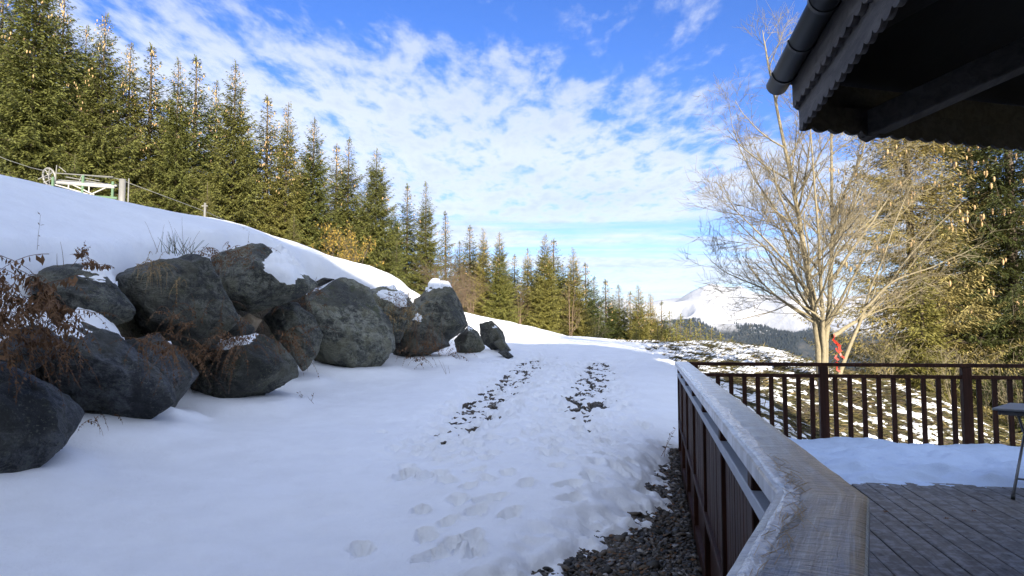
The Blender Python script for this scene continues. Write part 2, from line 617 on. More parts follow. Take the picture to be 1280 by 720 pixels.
def tps_eval(fit, x, y):
    X, w = fit
    n = len(X)
    s = w[n] + w[n + 1] * x + w[n + 2] * y
    for i in range(n):
        r2 = (x - X[i, 0])**2 + (y - X[i, 1])**2
        s = s + w[i] * 0.5 * r2 * np.log(r2 + 1e-12)
    return s


LOW = tps_fit([
    (-6, -6, -1.6), (0, -6, -1.65), (6, -6, -2.0), (-5, 1, -1.56), (0, 1, -1.60), (-4.9, 4.6, -1.50), (-1, 4.6, -1.555), (1.2, 4.6, -1.57),
    (-4.9, 6.9, -1.43), (-2, 7, -1.46), (1.5, 7, -1.52), (-5.3, 9, -1.20), (-2, 10, -1.34), (2.0, 10, -1.40), (-5.3, 12, -1.17),
    (-4.9, 15, -0.95), (-1, 15, -1.02), (2.5, 15, -1.05), (-3.7, 18, -0.80), (-2.9, 20, -0.66), (-2.6, 22, -0.55), (1, 22, -0.60), (4, 22, -0.62),
    (-1.4, 25, -0.32), (0.3, 30, -0.05), (2, 30, -0.16), (5, 30, -0.30), (7.6, 30, -0.34), (2.2, 33, -0.06), (4.4, 33, -0.17), (7, 33, -0.30),
    (2, 40, -0.9), (6, 40, -1.3), (-2, 40, 0.2), (-10, 40, 1.8), (-20, 40, 3.2), (-30, 40, 5), (-8, 30, 1.5), (-12, 20, 1.2), (-10, 10, 0), (-12, 0, 0),
    # right-hand shoulder and the fall of the hill beyond the railing
    (9.6, 26, -0.56), (8.4, 20, -0.80), (7.4, 17, -1.00), (9.2, 18, -1.08), (10, 16, -1.65), (10.5, 14, -2.5), (5, 18, -0.92), (6, 15, -1.55), (4.5, 15, -1.22), (4.2, 12.5, -1.75),
    (6, 12.5, -2.35), (8, 12.5, -2.65), (5.5, 10.8, -2.7), (7.5, 10.4, -3.2), (3.4, 11, -1.62), (2.6, 10.6, -1.42), (11, 22, -1.5), (13, 17, -3.4), (13, 12, -4.4), (12, 8, -4.6), (14, 26, -3.2), (20, 20, -7.5), (20, 8, -8), (12, 36, -2.4), (20, 36, -6),
    (3, 5, -2.3), (5, 8, -2.3), (3, 8, -2.0), (7, 6, -2.6), (9, 0, -3.0), (18, -6, -3.5), (10, 45, -3.2), (30, 30, -13), (30, 0, -11), (4, 55, -4), (-10, 55, 0), (12, 60, -8), (-25, 60, 3), (4, 75, -9), (20, 75, -15), (-20, 75, 0),
])
UP = tps_fit([
    (-6.3, 7.5, 0.75), (-6.2, 9.5, 1.00), (-6.2, 12.5, 1.36), (-5.7, 14.5, 1.80), (-4.7, 17.5, 1.52), (-3.5, 18.9, 1.46), (-2.4, 20.3, 1.36),
    (-9.2, 13, 2.72), (-7.9, 14.5, 2.50), (-6.9, 15.4, 2.35), (-5.87, 16.5, 2.22), (-5.0, 18.0, 1.92), (-4.0, 19, 1.62), (-2.3, 20.8, 1.50), (-1.6, 24, 0.92), (0, 30, 0.42), (2.2, 33, 0.0),
    (-6.6, 5, 0.7), (-6.4, 0, 0.5), (-10, 5, 2.2), (-15, 5, 3.6), (-12, 14, 3.0), (-14, 22, 3.3), (-9, 20, 2.3), (-22, 22, 4.5), (-5, 24, 1.5), (-12, 0, 2.4),
    (-20, 35, 4.0), (-10, 35, 2.2), (-4, 38, 1.0), (0, 45, 0.1), (-30, 30, 6.5), (-30, 10, 7), (-20, 60, 2), (0, 60, -2.5),
])
WX = np.array([(-20, -4.4), (0, -4.7), (5, -4.9), (6.9, -4.95), (9, -5.35), (12, -5.35), (15, -4.95), (18, -3.8), (20, -3.05), (22, -2.6), (26, -1.5), (30, -0.2), (34, 2.6), (60, 14)])


TH = R(11.2)                   # heading of the deck boards and the long railing
UX, UY = math.cos(TH), -math.sin(TH)
VX, VY = math.sin(TH), math.cos(TH)


def uv(u, v, z=0.0):
    return Vector((UX * u + VX * v, UY * u + VY * v, z))


V_END = 9.84
RAIL_Z = EYE - 0.33


def wall_s(x, y):
    w = np.interp(y, WX[:, 0], WX[:, 1])
    w = w + 0.18 * pn(np.asarray(y) * 0.9, np.zeros_like(np.asarray(y)) + 3.3)
    return sstep(w - x, 0.05, 1.15)


def T(x, y):
    """bare ground height (world z)"""
    x = np.asarray(x, float); y = np.asarray(y, float)
    lo = tps_eval(LOW, x, y); up = tps_eval(UP, x, y)
    s = wall_s(x, y)
    z = lo * (1 - s) + np.maximum(up, lo) * s
    far = sstep(np.hypot(x, y - 15), 42, 95)
    fz = -1.5 - 0.14 * np.hypot(x, y) + np.where(x < 0, -x * 0.12, 0)
    return EYE + z * (1 - far) + fz * far


def Ts(x, y):
    return float(T(np.array([x]), np.array([y]))[0])


PRINTS = []
_r = random.Random(11)
# boot prints: (x, y, heading, length)
for (px, py) in [(587, 565), (596, 585), (583, 598), (607, 605), (594, 622), (610, 633), (560, 632), (588, 640), (612, 655), (595, 668), (530, 663), (562, 678),
                 (535, 690), (570, 700), (590, 698), (640, 672), (658, 640), (597, 712), (548, 712), (715, 655), (735, 630), (742, 612), (750, 596), (758, 575), (712, 640),
                 (760, 560), (735, 585), (525, 575), (690, 600), (620, 560), (603, 545), (640, 545), (700, 560), (672, 570), (580, 610), (600, 595), (575, 655), (455, 700), (602, 575)]:
    d = 1.52 * FPX / (py - HOR)
    PRINTS.append(((px - 640) / FPX * d, d, _r.uniform(-0.5, 0.9), _r.uniform(0.22, 0.31)))
for k in range(230):            # a trodden lane further up
    yy = _r.uniform(6.5, 21)
    xx = -0.2 + 0.06 * (yy - 8) + _r.gauss(0, 0.55) + (1.1 if _r.random() < 0.45 else 0)
    PRINTS.append((xx, yy, _r.uniform(-0.6, 0.6), _r.uniform(0.22, 0.34)))


# snow drifted against the feet of the lower boulders: (x, y, half width)
DRIFT = [((px - 640) / FPX * d, d, hw / FPX * d) for (px, d, hw) in
         [(0, 7.0, 95), (150, 9.2, 78), (215, 10.2, 34), (305, 12.2, 64), (368, 14.7, 36), (440, 16.9, 54), (525, 19.3, 36), (588, 20.8, 20), (617, 21.9, 18)]]


def gravel_edge(v):
    """how far out from the railing the bare gravel strip reaches at station v"""
    return np.interp(v, [0, 2.5, 4.5, 5.0, 5.8, 6.6, 7.6, 9.0, 9.9, 10.6], [1.2, 1.30, 1.02, 0.78, 0.52, 0.30, 0.22, 0.14, 0.02, -0.45])


def snow_t(x, y, detail=True):
    """snow depth over the bare ground (negative where the ground shows)"""
    s = wall_s(x, y)
    t = 0.13 + 0.035 * fbm(x * 0.55, y * 0.55, 2.0, 3) + 0.09 * sstep(s, 0.7, 0.95)
    wallm = sstep(s, 0.02, 0.10) * (1 - sstep(s, 0.64, 0.86))
    fadey = 1 - sstep(y, 22.5, 26)
    t = t - wallm * fadey * (0.42 + 0.25 * fbm(x * 3, y * 3, 1.0, 3))
    for (bx, by, hw) in DRIFT:
        dd = np.hypot(x - bx, (y - by + 0.25 * hw) * 1.0) / hw
        t = t + (0.085 + 0.05 * hw) * np.exp(-np.clip((dd - 0.95) / 0.42, 0, None)**2) * (1 - 0.5 * wallm)
    # worn lane with ground showing in spots
    cx = -0.62 + 0.125 * (y - 10.6)
    lane = np.exp(-((x - cx) / 0.55)**2) * (0.62 * sstep(y, 6.5, 9.0) + 0.38 * sstep(y, 9.0, 11.0)) * (1 - sstep(y, 19.5, 23.0))
    lane2 = (np.exp(-((x - (1.25 + 0.15 * (y - 12))) / 0.75)**2) * (0.66 * sstep(y, 8.0, 10.0) + 0.34 * sstep(y, 10, 12)) * (1 - sstep(y, 18.5, 22.5))) * 0.88
    sp = fbm(x * 4.6, y * 3.6, 7.0, 5, 0.68)
    ln = np.clip(np.maximum(lane, lane2) * 1.25, 0, 1)
    fl = fbm(x * 2.4, y * 1.6, 11.0, 2)
    t = t * (1 - ln) + ln * (0.012 - 0.13 * np.clip(sp + 0.25 * fl, -0.25, 0.5))
    rough = np.exp(-((x - 0.45) / 1.35)**2) * sstep(y, 5.0, 8.5) * (1 - sstep(y, 22, 27))
    t = t + rough * (0.036 * fbm(x * 3.4, y * 3.0, 3.0, 4, 0.62) + 0.014 * fbm(x * 11, y * 9, 6.0, 2))
    # bare gravel along the deck
    u = x * UX + y * UY; v = x * VX + y * VY
    out = 0.26 - u                                           # distance outside the rail
    e = gravel_edge(v) + 0.20 * fbm(x * 1.6, y * 1.6, 4.0, 4, 0.6)
    k = out - e                                              # > 0 on the snow side
    rag = fbm(x * 5.5, y * 5.5, 2.0, 5, 0.68) * (0.010 + 0.055 * np.exp(-(k / 0.20)**2))
    lim = 0.010 + np.where(k > 0, 0.30, 0.18) * np.clip(k, -0.5, 1.2) + rag
    near = sstep(out, -0.1, 0.05) * (v < 12)
    t = np.where(near > 0, np.minimum(t, lim) * near + t * (1 - near), t)
    # under the deck there is none
    deck = sstep(u, 0.15, 0.26) * (1 - sstep(v, V_END - 0.15, V_END + 0.1))
    t = t - deck * 0.5
    # thin, streaky cover on the slope beyond the railing
    q = x * 0.55 - y * 0.83; w = x * 0.83 + y * 0.55
    sl = sstep(x, 3.4, 5.2) * sstep(v, 10.3, 12.5)
    sl = np.maximum(sl * (1 - 0.22 * sstep(y, 16, 22)), 0.55 * sstep(x - 0.35 * (y - 25), 6.0, 8.0) * sstep(y, 14, 18))
    st = fbm(q * 1.3, w * 5.5, 5.0, 4, 0.7)
    t = t - sl * (0.152 + 0.24 * np.clip(st + 0.06, -0.2, 1))
    if detail:
        t = t + 0.010 * fbm(x * 3.3, y * 3.3, 8.0, 3)
        drift = 0.5 * pn(x * 0.9 + 3, y * 1.8, 1.5)
        t = t + 0.018 * drift * sstep(x, -1.0, 0.5) * sstep(y, 3, 6) * (1 - sstep(y, 9, 13))
    return t


def grid_axis(pts):
    """list of (position, step) -> graded axis"""
    a = [pts[0][0]]
    P = [p[0] for p in pts]; S = [p[1] for p in pts]
    while a[-1] < pts[-1][0]:
        a.append(a[-1] + float(np.interp(a[-1], P, S)))
    return np.array(a)


def grid_faces(nx, ny):
    i, j = np.meshgrid(np.arange(nx - 1), np.arange(ny - 1), indexing='ij')
    a = (i * ny + j).ravel()
    return np.stack([a, a + ny, a + ny + 1, a + 1], axis=1)


def build_ground():
    xs = grid_axis([(-120, 6), (-40, 1.2), (-12, 0.30), (-7, 0.12), (-2, 0.12), (4, 0.12), (12, 0.4), (40, 3), (120, 8)])
    ys = grid_axis([(-60, 5), (-8, 0.8), (3, 0.2), (12, 0.12), (24, 0.2), (36, 0.6), (80, 3), (170, 8)])
    X, Y = np.meshgrid(xs, ys, indexing='ij')
    Z = T(X, Y) + 0.012 * fbm(X * 2.2, Y * 2.2, 0.0, 3)
    V = np.stack([X, Y, Z], axis=-1).reshape(-1, 3)
    obj('ground', mesh('ground', V, grid_faces(len(xs), len(ys)), True), MATS['soil'], kind='structure')
    # snow cover
    xs = grid_axis([(-60, 2), (-14, 0.5), (-9, 0.14), (-5.6, 0.06), (-3.5, 0.06), (-1.8, 0.035), (2.2, 0.035), (3.2, 0.07), (10, 0.09), (14, 0.4), (40, 2)])
    ys = grid_axis([(-12, 0.8), (2.5, 0.12), (3.8, 0.03), (8, 0.045), (16, 0.08), (24, 0.12), (34, 0.25), (60, 1.2), (90, 3)])
    X, Y = np.meshgrid(xs, ys, indexing='ij')
    t = snow_t(X, Y)
    for (fx, fy, hd, L) in PRINTS:
        i0, i1 = np.searchsorted(xs, [fx - 0.5, fx + 0.5]); j0, j1 = np.searchsorted(ys, [fy - 0.5, fy + 0.5])
        x = X[i0:i1, j0:j1] - fx; y = Y[i0:i1, j0:j1] - fy
        a = x * math.cos(hd) - y * math.sin(hd); b = x * math.sin(hd) + y * math.cos(hd)
        wob = 0.25 * pn(x * 9 + fx * 3, y * 9 + fy * 5, 1.0)
        r = np.sqrt((a / (L * 0.27))**2 + (b / (L * 0.54))**2) + wob + 0.18 * pn(x * 30 + fx, y * 30 + fy, 2.0)
        dep = 0.075 if fy < 7 else 0.045
        t[i0:i1, j0:j1] += -dep * (1 - sstep(r, 0.80, 1.04)) + 0.020 * np.exp(-((r - 1.22) / 0.20)**2) + (0.018 if (int(fx * 977) + int(fy * 313)) % 3 else -0.11) * np.exp(-(r / 0.30)**2)
    Z = T(X, Y) + t
    V = np.stack([X, Y, Z], axis=-1).reshape(-1, 3)
    F = grid_faces(len(xs), len(ys))
    keep = (t.reshape(-1)[F] > -0.09).any(axis=1)
    F = F[keep]
    used = np.zeros(len(V), bool); used[F.ravel()] = True
    remap = np.cumsum(used) - 1
    obj('snow', mesh('snow', V[used], remap[F], True), MATS['snow'], kind='structure')


build_ground()


# ------------------------------------------------------------------ far valley and mountain
def mat_mountain():
    m, t, b = material('mountain')
    p = geo(t)
    z = t.node('ShaderNodeSeparateXYZ', None, Vector=p).outputs[2]
    n = t.noise(p, 0.0022, 8, 0.62, 0.4); n2 = t.noise(p, 0.012, 6, 0.65)
    f = t.math('ADD', z, t.math('MULTIPLY', t.math('SUBTRACT', n, 0.5), 330.0))
    forest = t.step(f, 110.0, 30.0)
    rock = t.math('MULTIPLY', t.step(n2, 0.60, 0.68), t.step(t.noise(p, 0.004, 5, 0.6), 0.5, 0.6))
    c = t.mix(t.math('MULTIPLY', rock, 0.75), (0.36, 0.375, 0.41), (0.08, 0.076, 0.072))
    cf = t.mix(t.step(n2, 0.42, 0.66), (0.014, 0.019, 0.021), (0.046, 0.044, 0.040))
    t.set(b.inputs['Base Color'], t.mix(forest, c, cf))
    b.inputs['Roughness'].default_value = 0.9
    bump(t, b, t.math('ADD', n2, n), 0.5, 30.0)
    return m


def far_z(X, Y):
    d = np.hypot(X, Y)
    valley = -1.5 - 0.14 * d
    valley = np.maximum(valley, -430 + 0 * d) 
    k = X / np.maximum(Y, 1)
    # snowy massif, its crest line given as height over the eye per bearing at 8 km
    bear = np.array([-2.0, -1.0, -0.5, 0.0, 0.12, 0.20, 0.235, 0.278, 0.325, 0.37, 0.42, 0.50, 0.62, 0.80, 1.2, 2.0])
    crest = np.array([260, 330, 420, 380, 330, 395, 452, 520, 470, 425, 392, 455, 520, 430, 480, 300])
    hz = np.interp(k, bear, crest)
    rid = 1 - np.abs(pn(X * 0.00075, Y * 0.00075, 0.5)) * 2
    rid2 = 1 - np.abs(pn(X * 0.002, Y * 0.002, 3.5)) * 2
    prof = sstep(d, 5200, 8300) * (1 - sstep(d, 8600, 13500) * 0.7)
    fringe = sstep(d, 5200, 6800) * (1 - sstep(d, 7600, 8300))
    massif = -430 + (hz + 430) * prof + fringe * (190 * (rid - 0.5) + 110 * (rid2 - 0.5)) + 22 * fbm(X * 0.0016, Y * 0.0016, 1.0, 4) * sstep(d, 4500, 7000)
    # a lower wooded ridge in front of it
    fb = np.array([-2, 0.0, 0.16, 0.255, 0.30, 0.335, 0.40, 0.46, 0.6, 1.0, 2.0])
    fc = np.array([-100, -60, 60, 150, 85, 30, 20, -20, -10, 40, 0])
    fz = np.interp(k, fb, fc)
    ridge = -430 + (fz + 430 + 70 * fbm(X * 0.002, Y * 0.002, 2.0, 4)) * np.exp(-((d - 5300) / 850)**2)
    return np.maximum(np.maximum(valley, massif), ridge)


def build_far():
    ang = np.concatenate([np.linspace(-1.45, -0.05, 60)[:-1], np.linspace(-0.05, 0.75, 260), np.linspace(0.75, 1.45, 40)[1:]])
    rad = np.concatenate([np.geomspace(90, 3500, 40)[:-1], np.linspace(3500, 9500, 170), np.linspace(9500, 14000, 16)[1:]])
    A, D = np.meshgrid(ang, rad, indexing='ij')
    X = D * np.sin(A); Y = D * np.cos(A)
    Z = EYE + far_z(X, Y) - 4.0
    V = np.stack([X, Y, Z], -1).reshape(-1, 3)
    obj('mountain', mesh('mountain', V, grid_faces(len(ang), len(rad)), True), mat_mountain(), kind='structure')
    # the wood on its lower slopes: thousands of far conifers that read as one mass
    r = np.random.default_rng(5)
    n = 60000
    a = r.uniform(0.15, 0.62, n); d = np.sqrt(r.uniform(4100**2, 6900**2, n))
    x = d * np.sin(a); y = d * np.cos(a); z = far_z(x, y)
    lim = 95 + 70 * fbm(x * 0.0022, y * 0.0022, 9.0, 4) * 2.2 - 60 * (d > 5600)
    ok = (z < lim - r.uniform(0, 60, n)) & (z > -330) & (fbm(x * 0.004, y * 0.004, 4.0, 3) < 0.33)
    x, y, z = x[ok], y[ok], z[ok]
    n = len(x)
    h = r.uniform(13, 26, n); w = h * r.uniform(0.22, 0.30, n)
    base = np.stack([x, y, EYE + z - 6.0], -1)
    V = np.zeros((n, 5, 3)); V[:, 4] = base; V[:, 4, 2] += h + 2
    for k in range(4):
        V[:, k] = base
        V[:, k, 0] += w * math.cos(k * math.pi / 2); V[:, k, 1] += w * math.sin(k * math.pi / 2)
    o = np.arange(n)[:, None] * 5
    F = np.concatenate([np.concatenate([o + k, o + (k + 1) % 4, o + 4], 1) for k in range(4)])
    m = mat_plain('far_wood', (0.014, 0.019, 0.020), 0.9, 0.5, 0.01)
    obj('forest', mesh('forest', V.reshape(-1, 3), F), m, label='dark wood covering the lower slopes of the snowy mountain', cat='forest', kind='stuff')


build_far()


# ------------------------------------------------------------------ boulders of the retaining wall
_bm = bmesh.new()
bmesh.ops.create_icosphere(_bm, subdivisions=5, radius=1.0)
ICO_V = np.array([v.co[:] for v in _bm.verts]); ICO_F = np.array([[v.index for v in f.verts] for f in _bm.faces])
_bm.free()
_bm = bmesh.new()
bmesh.ops.create_icosphere(_bm, subdivisions=1, radius=1.0)
ICO1_V = np.array([v.co[:] for v in _bm.verts]); ICO1_F = np.array([[v.index for v in f.verts] for f in _bm.faces])
_bm.free()


def poly_radius(poly, ang):
    """distance from the origin to a star-shaped outline in direction ang"""
    P = np.array(poly)
    r = np.full(len(ang), 1e-3)
    dx, dz = np.cos(ang), np.sin(ang)
    for i in range(len(P)):
        a = P[i]; b = P[(i + 1) % len(P)]; e = b - a
        den = dx * e[1] - dz * e[0]
        den = np.where(np.abs(den) < 1e-9, 1e-9, den)
        t = (a[0] * e[1] - a[1] * e[0]) / den
        s = (a[0] * dz - a[1] * dx) / den
        ok = (t > 0) & (s >= -1e-6) & (s <= 1 + 1e-6)
        r = np.where(ok, np.maximum(r, t), r)
    return r


def boulder(outline, depth, seed, label, thick=0.46, facets=11, cap=None, mat='rock', cat='boulder', group=None):
    r = np.random.default_rng(seed)
    P = np.array(outline, float)
    c = P.mean(0)
    P[:, 1] = np.where(P[:, 1] > c[1], c[1] + (P[:, 1] - c[1]) * 1.10, P[:, 1])      # foot below the snow line
    Q = np.stack([(P[:, 0] - c[0]) / FPX * depth, -(P[:, 1] - c[1]) / FPX * depth], 1)
    size = np.ptp(Q, axis=0)
    dthick = thick * (size[0] + size[1]) * 0.5
    # a broken block: the traced outline is its widest belt, with smaller, skewed front and back faces
    pts = []
    ext4 = {int(np.argmax(Q @ q)) for q in np.array([(1, 0), (-1, 0), (0, 1), (0, -1)])}
    Q = Q[[k for k in range(len(Q)) if k in ext4 or r.random() < 0.55]]
    n = len(Q)
    for k in range(n):
        pts.append((Q[k, 0], dthick * r.uniform(-0.25, 0.15), Q[k, 1]))
    sh = Q.mean(0) + size * r.uniform(-0.10, 0.10, 2)
    for k in r.permutation(n)[:max(4, n // 2)]:
        f = r.uniform(0.42, 0.74)
        pts.append((sh[0] + (Q[k, 0] - sh[0]) * f, -dthick * r.uniform(0.66, 1.0), sh[1] + (Q[k, 1] - sh[1]) * f))
    for k in r.permutation(n)[:max(4, n // 2)]:
        pts.append((Q[k, 0] * 0.6, dthick * r.uniform(0.7, 1.0), Q[k, 1] * 0.6))
    bmh = bmesh.new()
    for q in pts:
        bmh.verts.new(q)
    bmesh.ops.convex_hull(bmh, input=bmh.verts)
    bmh.normal_update()
    pl = [(np.array(f.normal[:]), float(f.normal.dot(f.verts[0].co))) for f in bmh.faces if f.calc_area() > 1e-7]
    bmh.free()
    pl = [(q if h > 0 else -q, abs(h)) for q, h in pl if abs(h) > 1e-4]
    dirs = ICO_V * np.array([size[0], 2 * dthick, size[1]])
    dirs = dirs / np.linalg.norm(dirs, axis=1)[:, None]
    acc = np.zeros(len(dirs))
    for q, h in pl:
        acc += np.clip(dirs @ q / h, 0, None) ** 60
    V = dirs * (acc ** (-1 / 60))[:, None] * 1.03
    m0 = size.mean()
    sc = 1.7 / max(m0, 0.25)
    o = seed * 7.7
    for f, a in ((0.9, 0.022), (2.4, 0.020), (6.5, 0.010), (15, 0.006)):
        nz = pn(V[:, 0] * sc * f + o, V[:, 1] * sc * f + 3.1, V[:, 2] * sc * f - o)
        if f in (2.4, 6.5):
            nz = 0.5 * nz + 0.55 - 2.6 * np.abs(pn(V[:, 0] * sc * f - o, V[:, 1] * sc * f * 1.4, V[:, 2] * sc * f + o))
        V = V + (V / (np.linalg.norm(V, axis=1)[:, None] + 1e-6)) * (nz * a * m0)[:, None]
    ax = r.normal(size=3); ax[2] += 1.2; ax /= np.linalg.norm(ax)
    lay = V @ ax * sc * 5.5 + 0.8 * pn(V[:, 0] * sc + o, V[:, 1] * sc, V[:, 2] * sc)
    V = V * (1 + (0.016 * pn(lay, lay * 0 + o) + 0.008 * pn(lay * 2.7, lay * 0 - o))[:, None])      # bedding
    loc = pix(c[0], c[1], depth)
    me = mesh('boulder', V, ICO_F, True)
    b = obj('boulder' if cat == 'boulder' else 'stone', me, MATS[mat], label=label, cat=cat, group=group or 'boulders of the retaining wall', loc=loc)
    if cap is not None:
        # settled snow: the faces that look up inside the given bit of the top, lifted off the rock
        lo, hi, up = cap
        fn = V[ICO_F]
        nrm = np.cross(fn[:, 1] - fn[:, 0], fn[:, 2] - fn[:, 0]); nrm /= np.linalg.norm(nrm, axis=1)[:, None] + 1e-9
        vn = np.zeros_like(V)
        for k in range(3):
            np.add.at(vn, ICO_F[:, k], nrm)
        vn /= np.linalg.norm(vn, axis=1)[:, None] + 1e-9
        xr = (V[:, 0] - V[:, 0].min()) / np.ptp(V[:, 0])
        w = vn[:, 2] - up - 0.20 + 0.45 * fbm(V[:, 0] * 1.8 / m0 + o, V[:, 1] * 1.8 / m0, V[:, 2] * 1.8 / m0, 2)
        w = w - 1.2 * (sstep(xr, hi - 0.12, hi + 0.06) + 1 - sstep(xr, lo - 0.06, lo + 0.12))
        th = 0.075 * m0 * np.clip(sstep(w, -0.02, 0.45), 0, 1) ** 0.7
        W = V + vn * (th - 0.006)[:, None] + np.array([0, 0, 1]) * (th * 0.5)[:, None]
        keep = (th[ICO_F] > 0.0).any(1)
        if keep.sum() > 12:
            F = ICO_F[keep]
            lab = np.arange(len(V))
            for _ in range(400):                      # keep the one largest pad of snow
                m1 = lab[F].min(1); l2 = lab.copy()
                for q in range(3):
                    np.minimum.at(l2, F[:, q], m1)
                if (l2 == lab).all():
                    break
                lab = l2
            ids, cnt = np.unique(lab[F[:, 0]], return_counts=True)
            F = F[lab[F[:, 0]] == ids[np.argmax(cnt)]]
            used = np.unique(F); mp = np.zeros(len(V), int); mp[used] = np.arange(len(used))
            obj('snow_cap', mesh('snow_cap', W[used], mp[F], True), MATS['snow'], b)
    return b


BOULD = [
    ([(-90, 470), (-20, 450), (20, 460), (58, 488), (80, 515), (97, 548), (70, 575), (30, 600), (0, 618), (-60, 650), (-115, 560)], 7.0, 'broad black-blue boulder sunk in snow below the brown fern heap', 0.5, (0.25, 0.75, 0.9)),
    ([(-60, 400), (-10, 365), (40, 368), (70, 400), (85, 432), (60, 475), (0, 490), (-50, 480)], 8.0, 'dark boulder almost hidden beneath a heap of brown dead fern', 0.45, (0.3, 0.9, 0.6)),
    ([(75, 430), (88, 400), (105, 394), (150, 418), (182, 440), (207, 470), (223, 500), (223, 520), (195, 534), (150, 541), (110, 532), (85, 502), (70, 465)], 9.2, 'large blue-black boulder with a slanting streak of snow, foot in the drift', 0.46, (0.10, 0.50, 0.62)),
    ([(160, 425), (200, 418), (230, 438), (245, 470), (243, 512), (215, 516), (186, 485)], 10.2, 'dark boulder wedged behind the big snow-streaked one, draped with brown stems', 0.5, (0.1, 0.6, 0.75)),
    ([(34, 346), (55, 333), (95, 330), (130, 345), (160, 368), (170, 386), (160, 398), (125, 412), (90, 404), (58, 398), (38, 375)], 9.7, 'flat wedge boulder with a white strip of snow down its sloping top', 0.5, (0.45, 0.98, 0.52)),
    ([(12, 330), (30, 321), (43, 332), (38, 352), (20, 354)], 10.1, 'small pale grey stone poking out of the bank above the wedge boulder', 0.5, None),
    ([(138, 352), (165, 336), (205, 325), (240, 317), (262, 325), (278, 355), (303, 396), (296, 410), (270, 428), (235, 443), (200, 434), (172, 408), (148, 385)], 11.5, 'huge dark diamond-shaped boulder with a tuft of dry grass on its face', 0.45, (0.02, 0.30, 0.72)),
    ([(270, 402), (300, 393), (320, 410), (308, 430), (268, 434)], 12.6, 'black block in the gap right under the diamond-shaped boulder', 0.6, None),
    ([(256, 318), (290, 306), (325, 303), (350, 318), (385, 338), (398, 355), (386, 364), (350, 378), (310, 388), (278, 378), (262, 345)], 13.9, 'long grey-green boulder overhanging a black hollow, snow on its top', 0.48, (0.55, 1.0, 0.42)),
    ([(243, 450), (255, 435), (290, 425), (330, 418), (350, 430), (370, 455), (374, 470), (355, 481), (330, 490), (300, 503), (270, 510), (243, 506)], 12.2, 'squat dark boulder hung with long brown fern fronds, small snow pad on top', 0.46, (0.15, 0.70, 0.66)),
    ([(328, 400), (345, 380), (370, 377), (391, 392), (404, 415), (400, 442), (380, 459), (358, 456), (338, 432)], 14.7, 'rounded dark boulder tucked below the overhanging one', 0.5, (0.3, 0.55, 0.8)),
    ([(386, 370), (400, 352), (430, 347), (458, 357), (473, 372), (486, 400), (496, 435), (490, 458), (462, 470), (440, 472), (413, 459), (393, 442), (386, 410)], 16.9, 'tall lichen-speckled boulder standing alone at the foot of the snow bank', 0.46, (0.05, 0.7, 0.62)),
    ([(455, 363), (480, 357), (505, 367), (522, 385), (522, 412), (500, 424), (478, 418)], 18.3, 'pale grey boulder behind the tall lichened one', 0.5, (0.2, 0.9, 0.55)),
    ([(516, 376), (540, 356), (565, 358), (581, 378), (585, 405), (577, 422), (550, 434), (523, 418)], 19.9, 'round dark boulder with a snow cap at the end of the wall', 0.5, (0.02, 0.85, 0.45)),
    ([(493, 412), (520, 396), (546, 406), (562, 432), (542, 452), (510, 453), (493, 443)], 19.3, 'low black boulder behind a thicket of dry stems', 0.5, (0.1, 0.6, 0.7)),
    ([(568, 425), (585, 407), (598, 415), (607, 434), (592, 444), (571, 440)], 20.8, 'blue-grey boulder half sunk in snow past the round end boulder', 0.5, (0.2, 0.8, 0.8)),
    ([(599, 405), (615, 401), (629, 415), (634, 432), (618, 438), (602, 427)], 21.9, 'small black rock on the snow slope past the wall', 0.5, (0.3, 0.9, 0.75)),
    ([(616, 428), (628, 423), (639, 437), (629, 443)], 21.4, 'little reddish-brown stone in the snow', 0.5, None),
    ([(-150, 380), (-110, 350), (-60, 345), (-40, 390), (-60, 440), (-130, 450)], 8.4, 'dark boulder at the ferny left end of the wall', 0.5, (0.2, 0.8, 0.6)),
]
for i, (ol, dp, lb, th, cp) in enumerate(BOULD):
    k = (0.75, 0.8, 0.85, 0.9, 1.2, 1.8, 0.95, 0.7, 1.45, 0.95, 1.15, 1.75, 2.0, 1.3, 0.8, 1.2, 0.9, 1.3, 0.8)[i]
    tint = (0.90, 0.97, 1.12) if i < 4 else (1.02, 1.03, 0.90)
    boulder(ol, dp, 20 + i, lb, th, cap=cp).color = (k * tint[0], k * tint[1], k * tint[2], 1)
def side_boulder(x, d, z, w, h, seed, label):
    """the wall carries on beyond the edge of the picture"""
    cx = 640 + x / d * FPX; cy = HOR - z / d * FPX; k = FPX / d / 2
    boulder([(cx + w * k * math.cos(a) * f, cy + h * k * math.sin(a) * f) for a, f in zip(np.linspace(0, 5.6, 9), (1, .9, 1.05, .95, 1, .9, 1.05, .95, 1))], d, seed, label, 0.5, cap=(0.2, 0.8, 0.65))


side_boulder(-5.3, 5.3, -0.95, 1.9, 1.5, 70, 'big dark boulder in the low course of the wall before the fern heap')
side_boulder(-5.2, 3.4, -1.0, 1.8, 1.5, 71, 'grey boulder at the start of the low course of the wall')
side_boulder(-6.0, 5.9, 0.15, 1.9, 1.1, 72, 'flat dark boulder laid on top where the wall begins')
side_boulder(-5.9, 4.2, 0.10, 1.6, 1.1, 73, 'dark boulder in the upper course where the wall begins')
boulder([(298, 400), (312, 392), (327, 400), (319, 414), (301, 412)], 13.6, 60, 'small tan stone lodged in the black hollow between boulders', mat='tan_stone', cat='stone', group='small stones in the wall')
boulder([(85, 517), (98, 511), (112, 514), (108, 524), (90, 525)], 9.3, 61, 'small tan stone in the gap at the foot of the fern', mat='tan_stone', cat='stone', group='small stones in the wall')
boulder([(622, 440), (632, 437), (642, 445), (634, 449)], 20.6, 62, 'thin flat slab of rock lying on the snow slope', mat='rock', cat='stone', group='small stones in the wall')
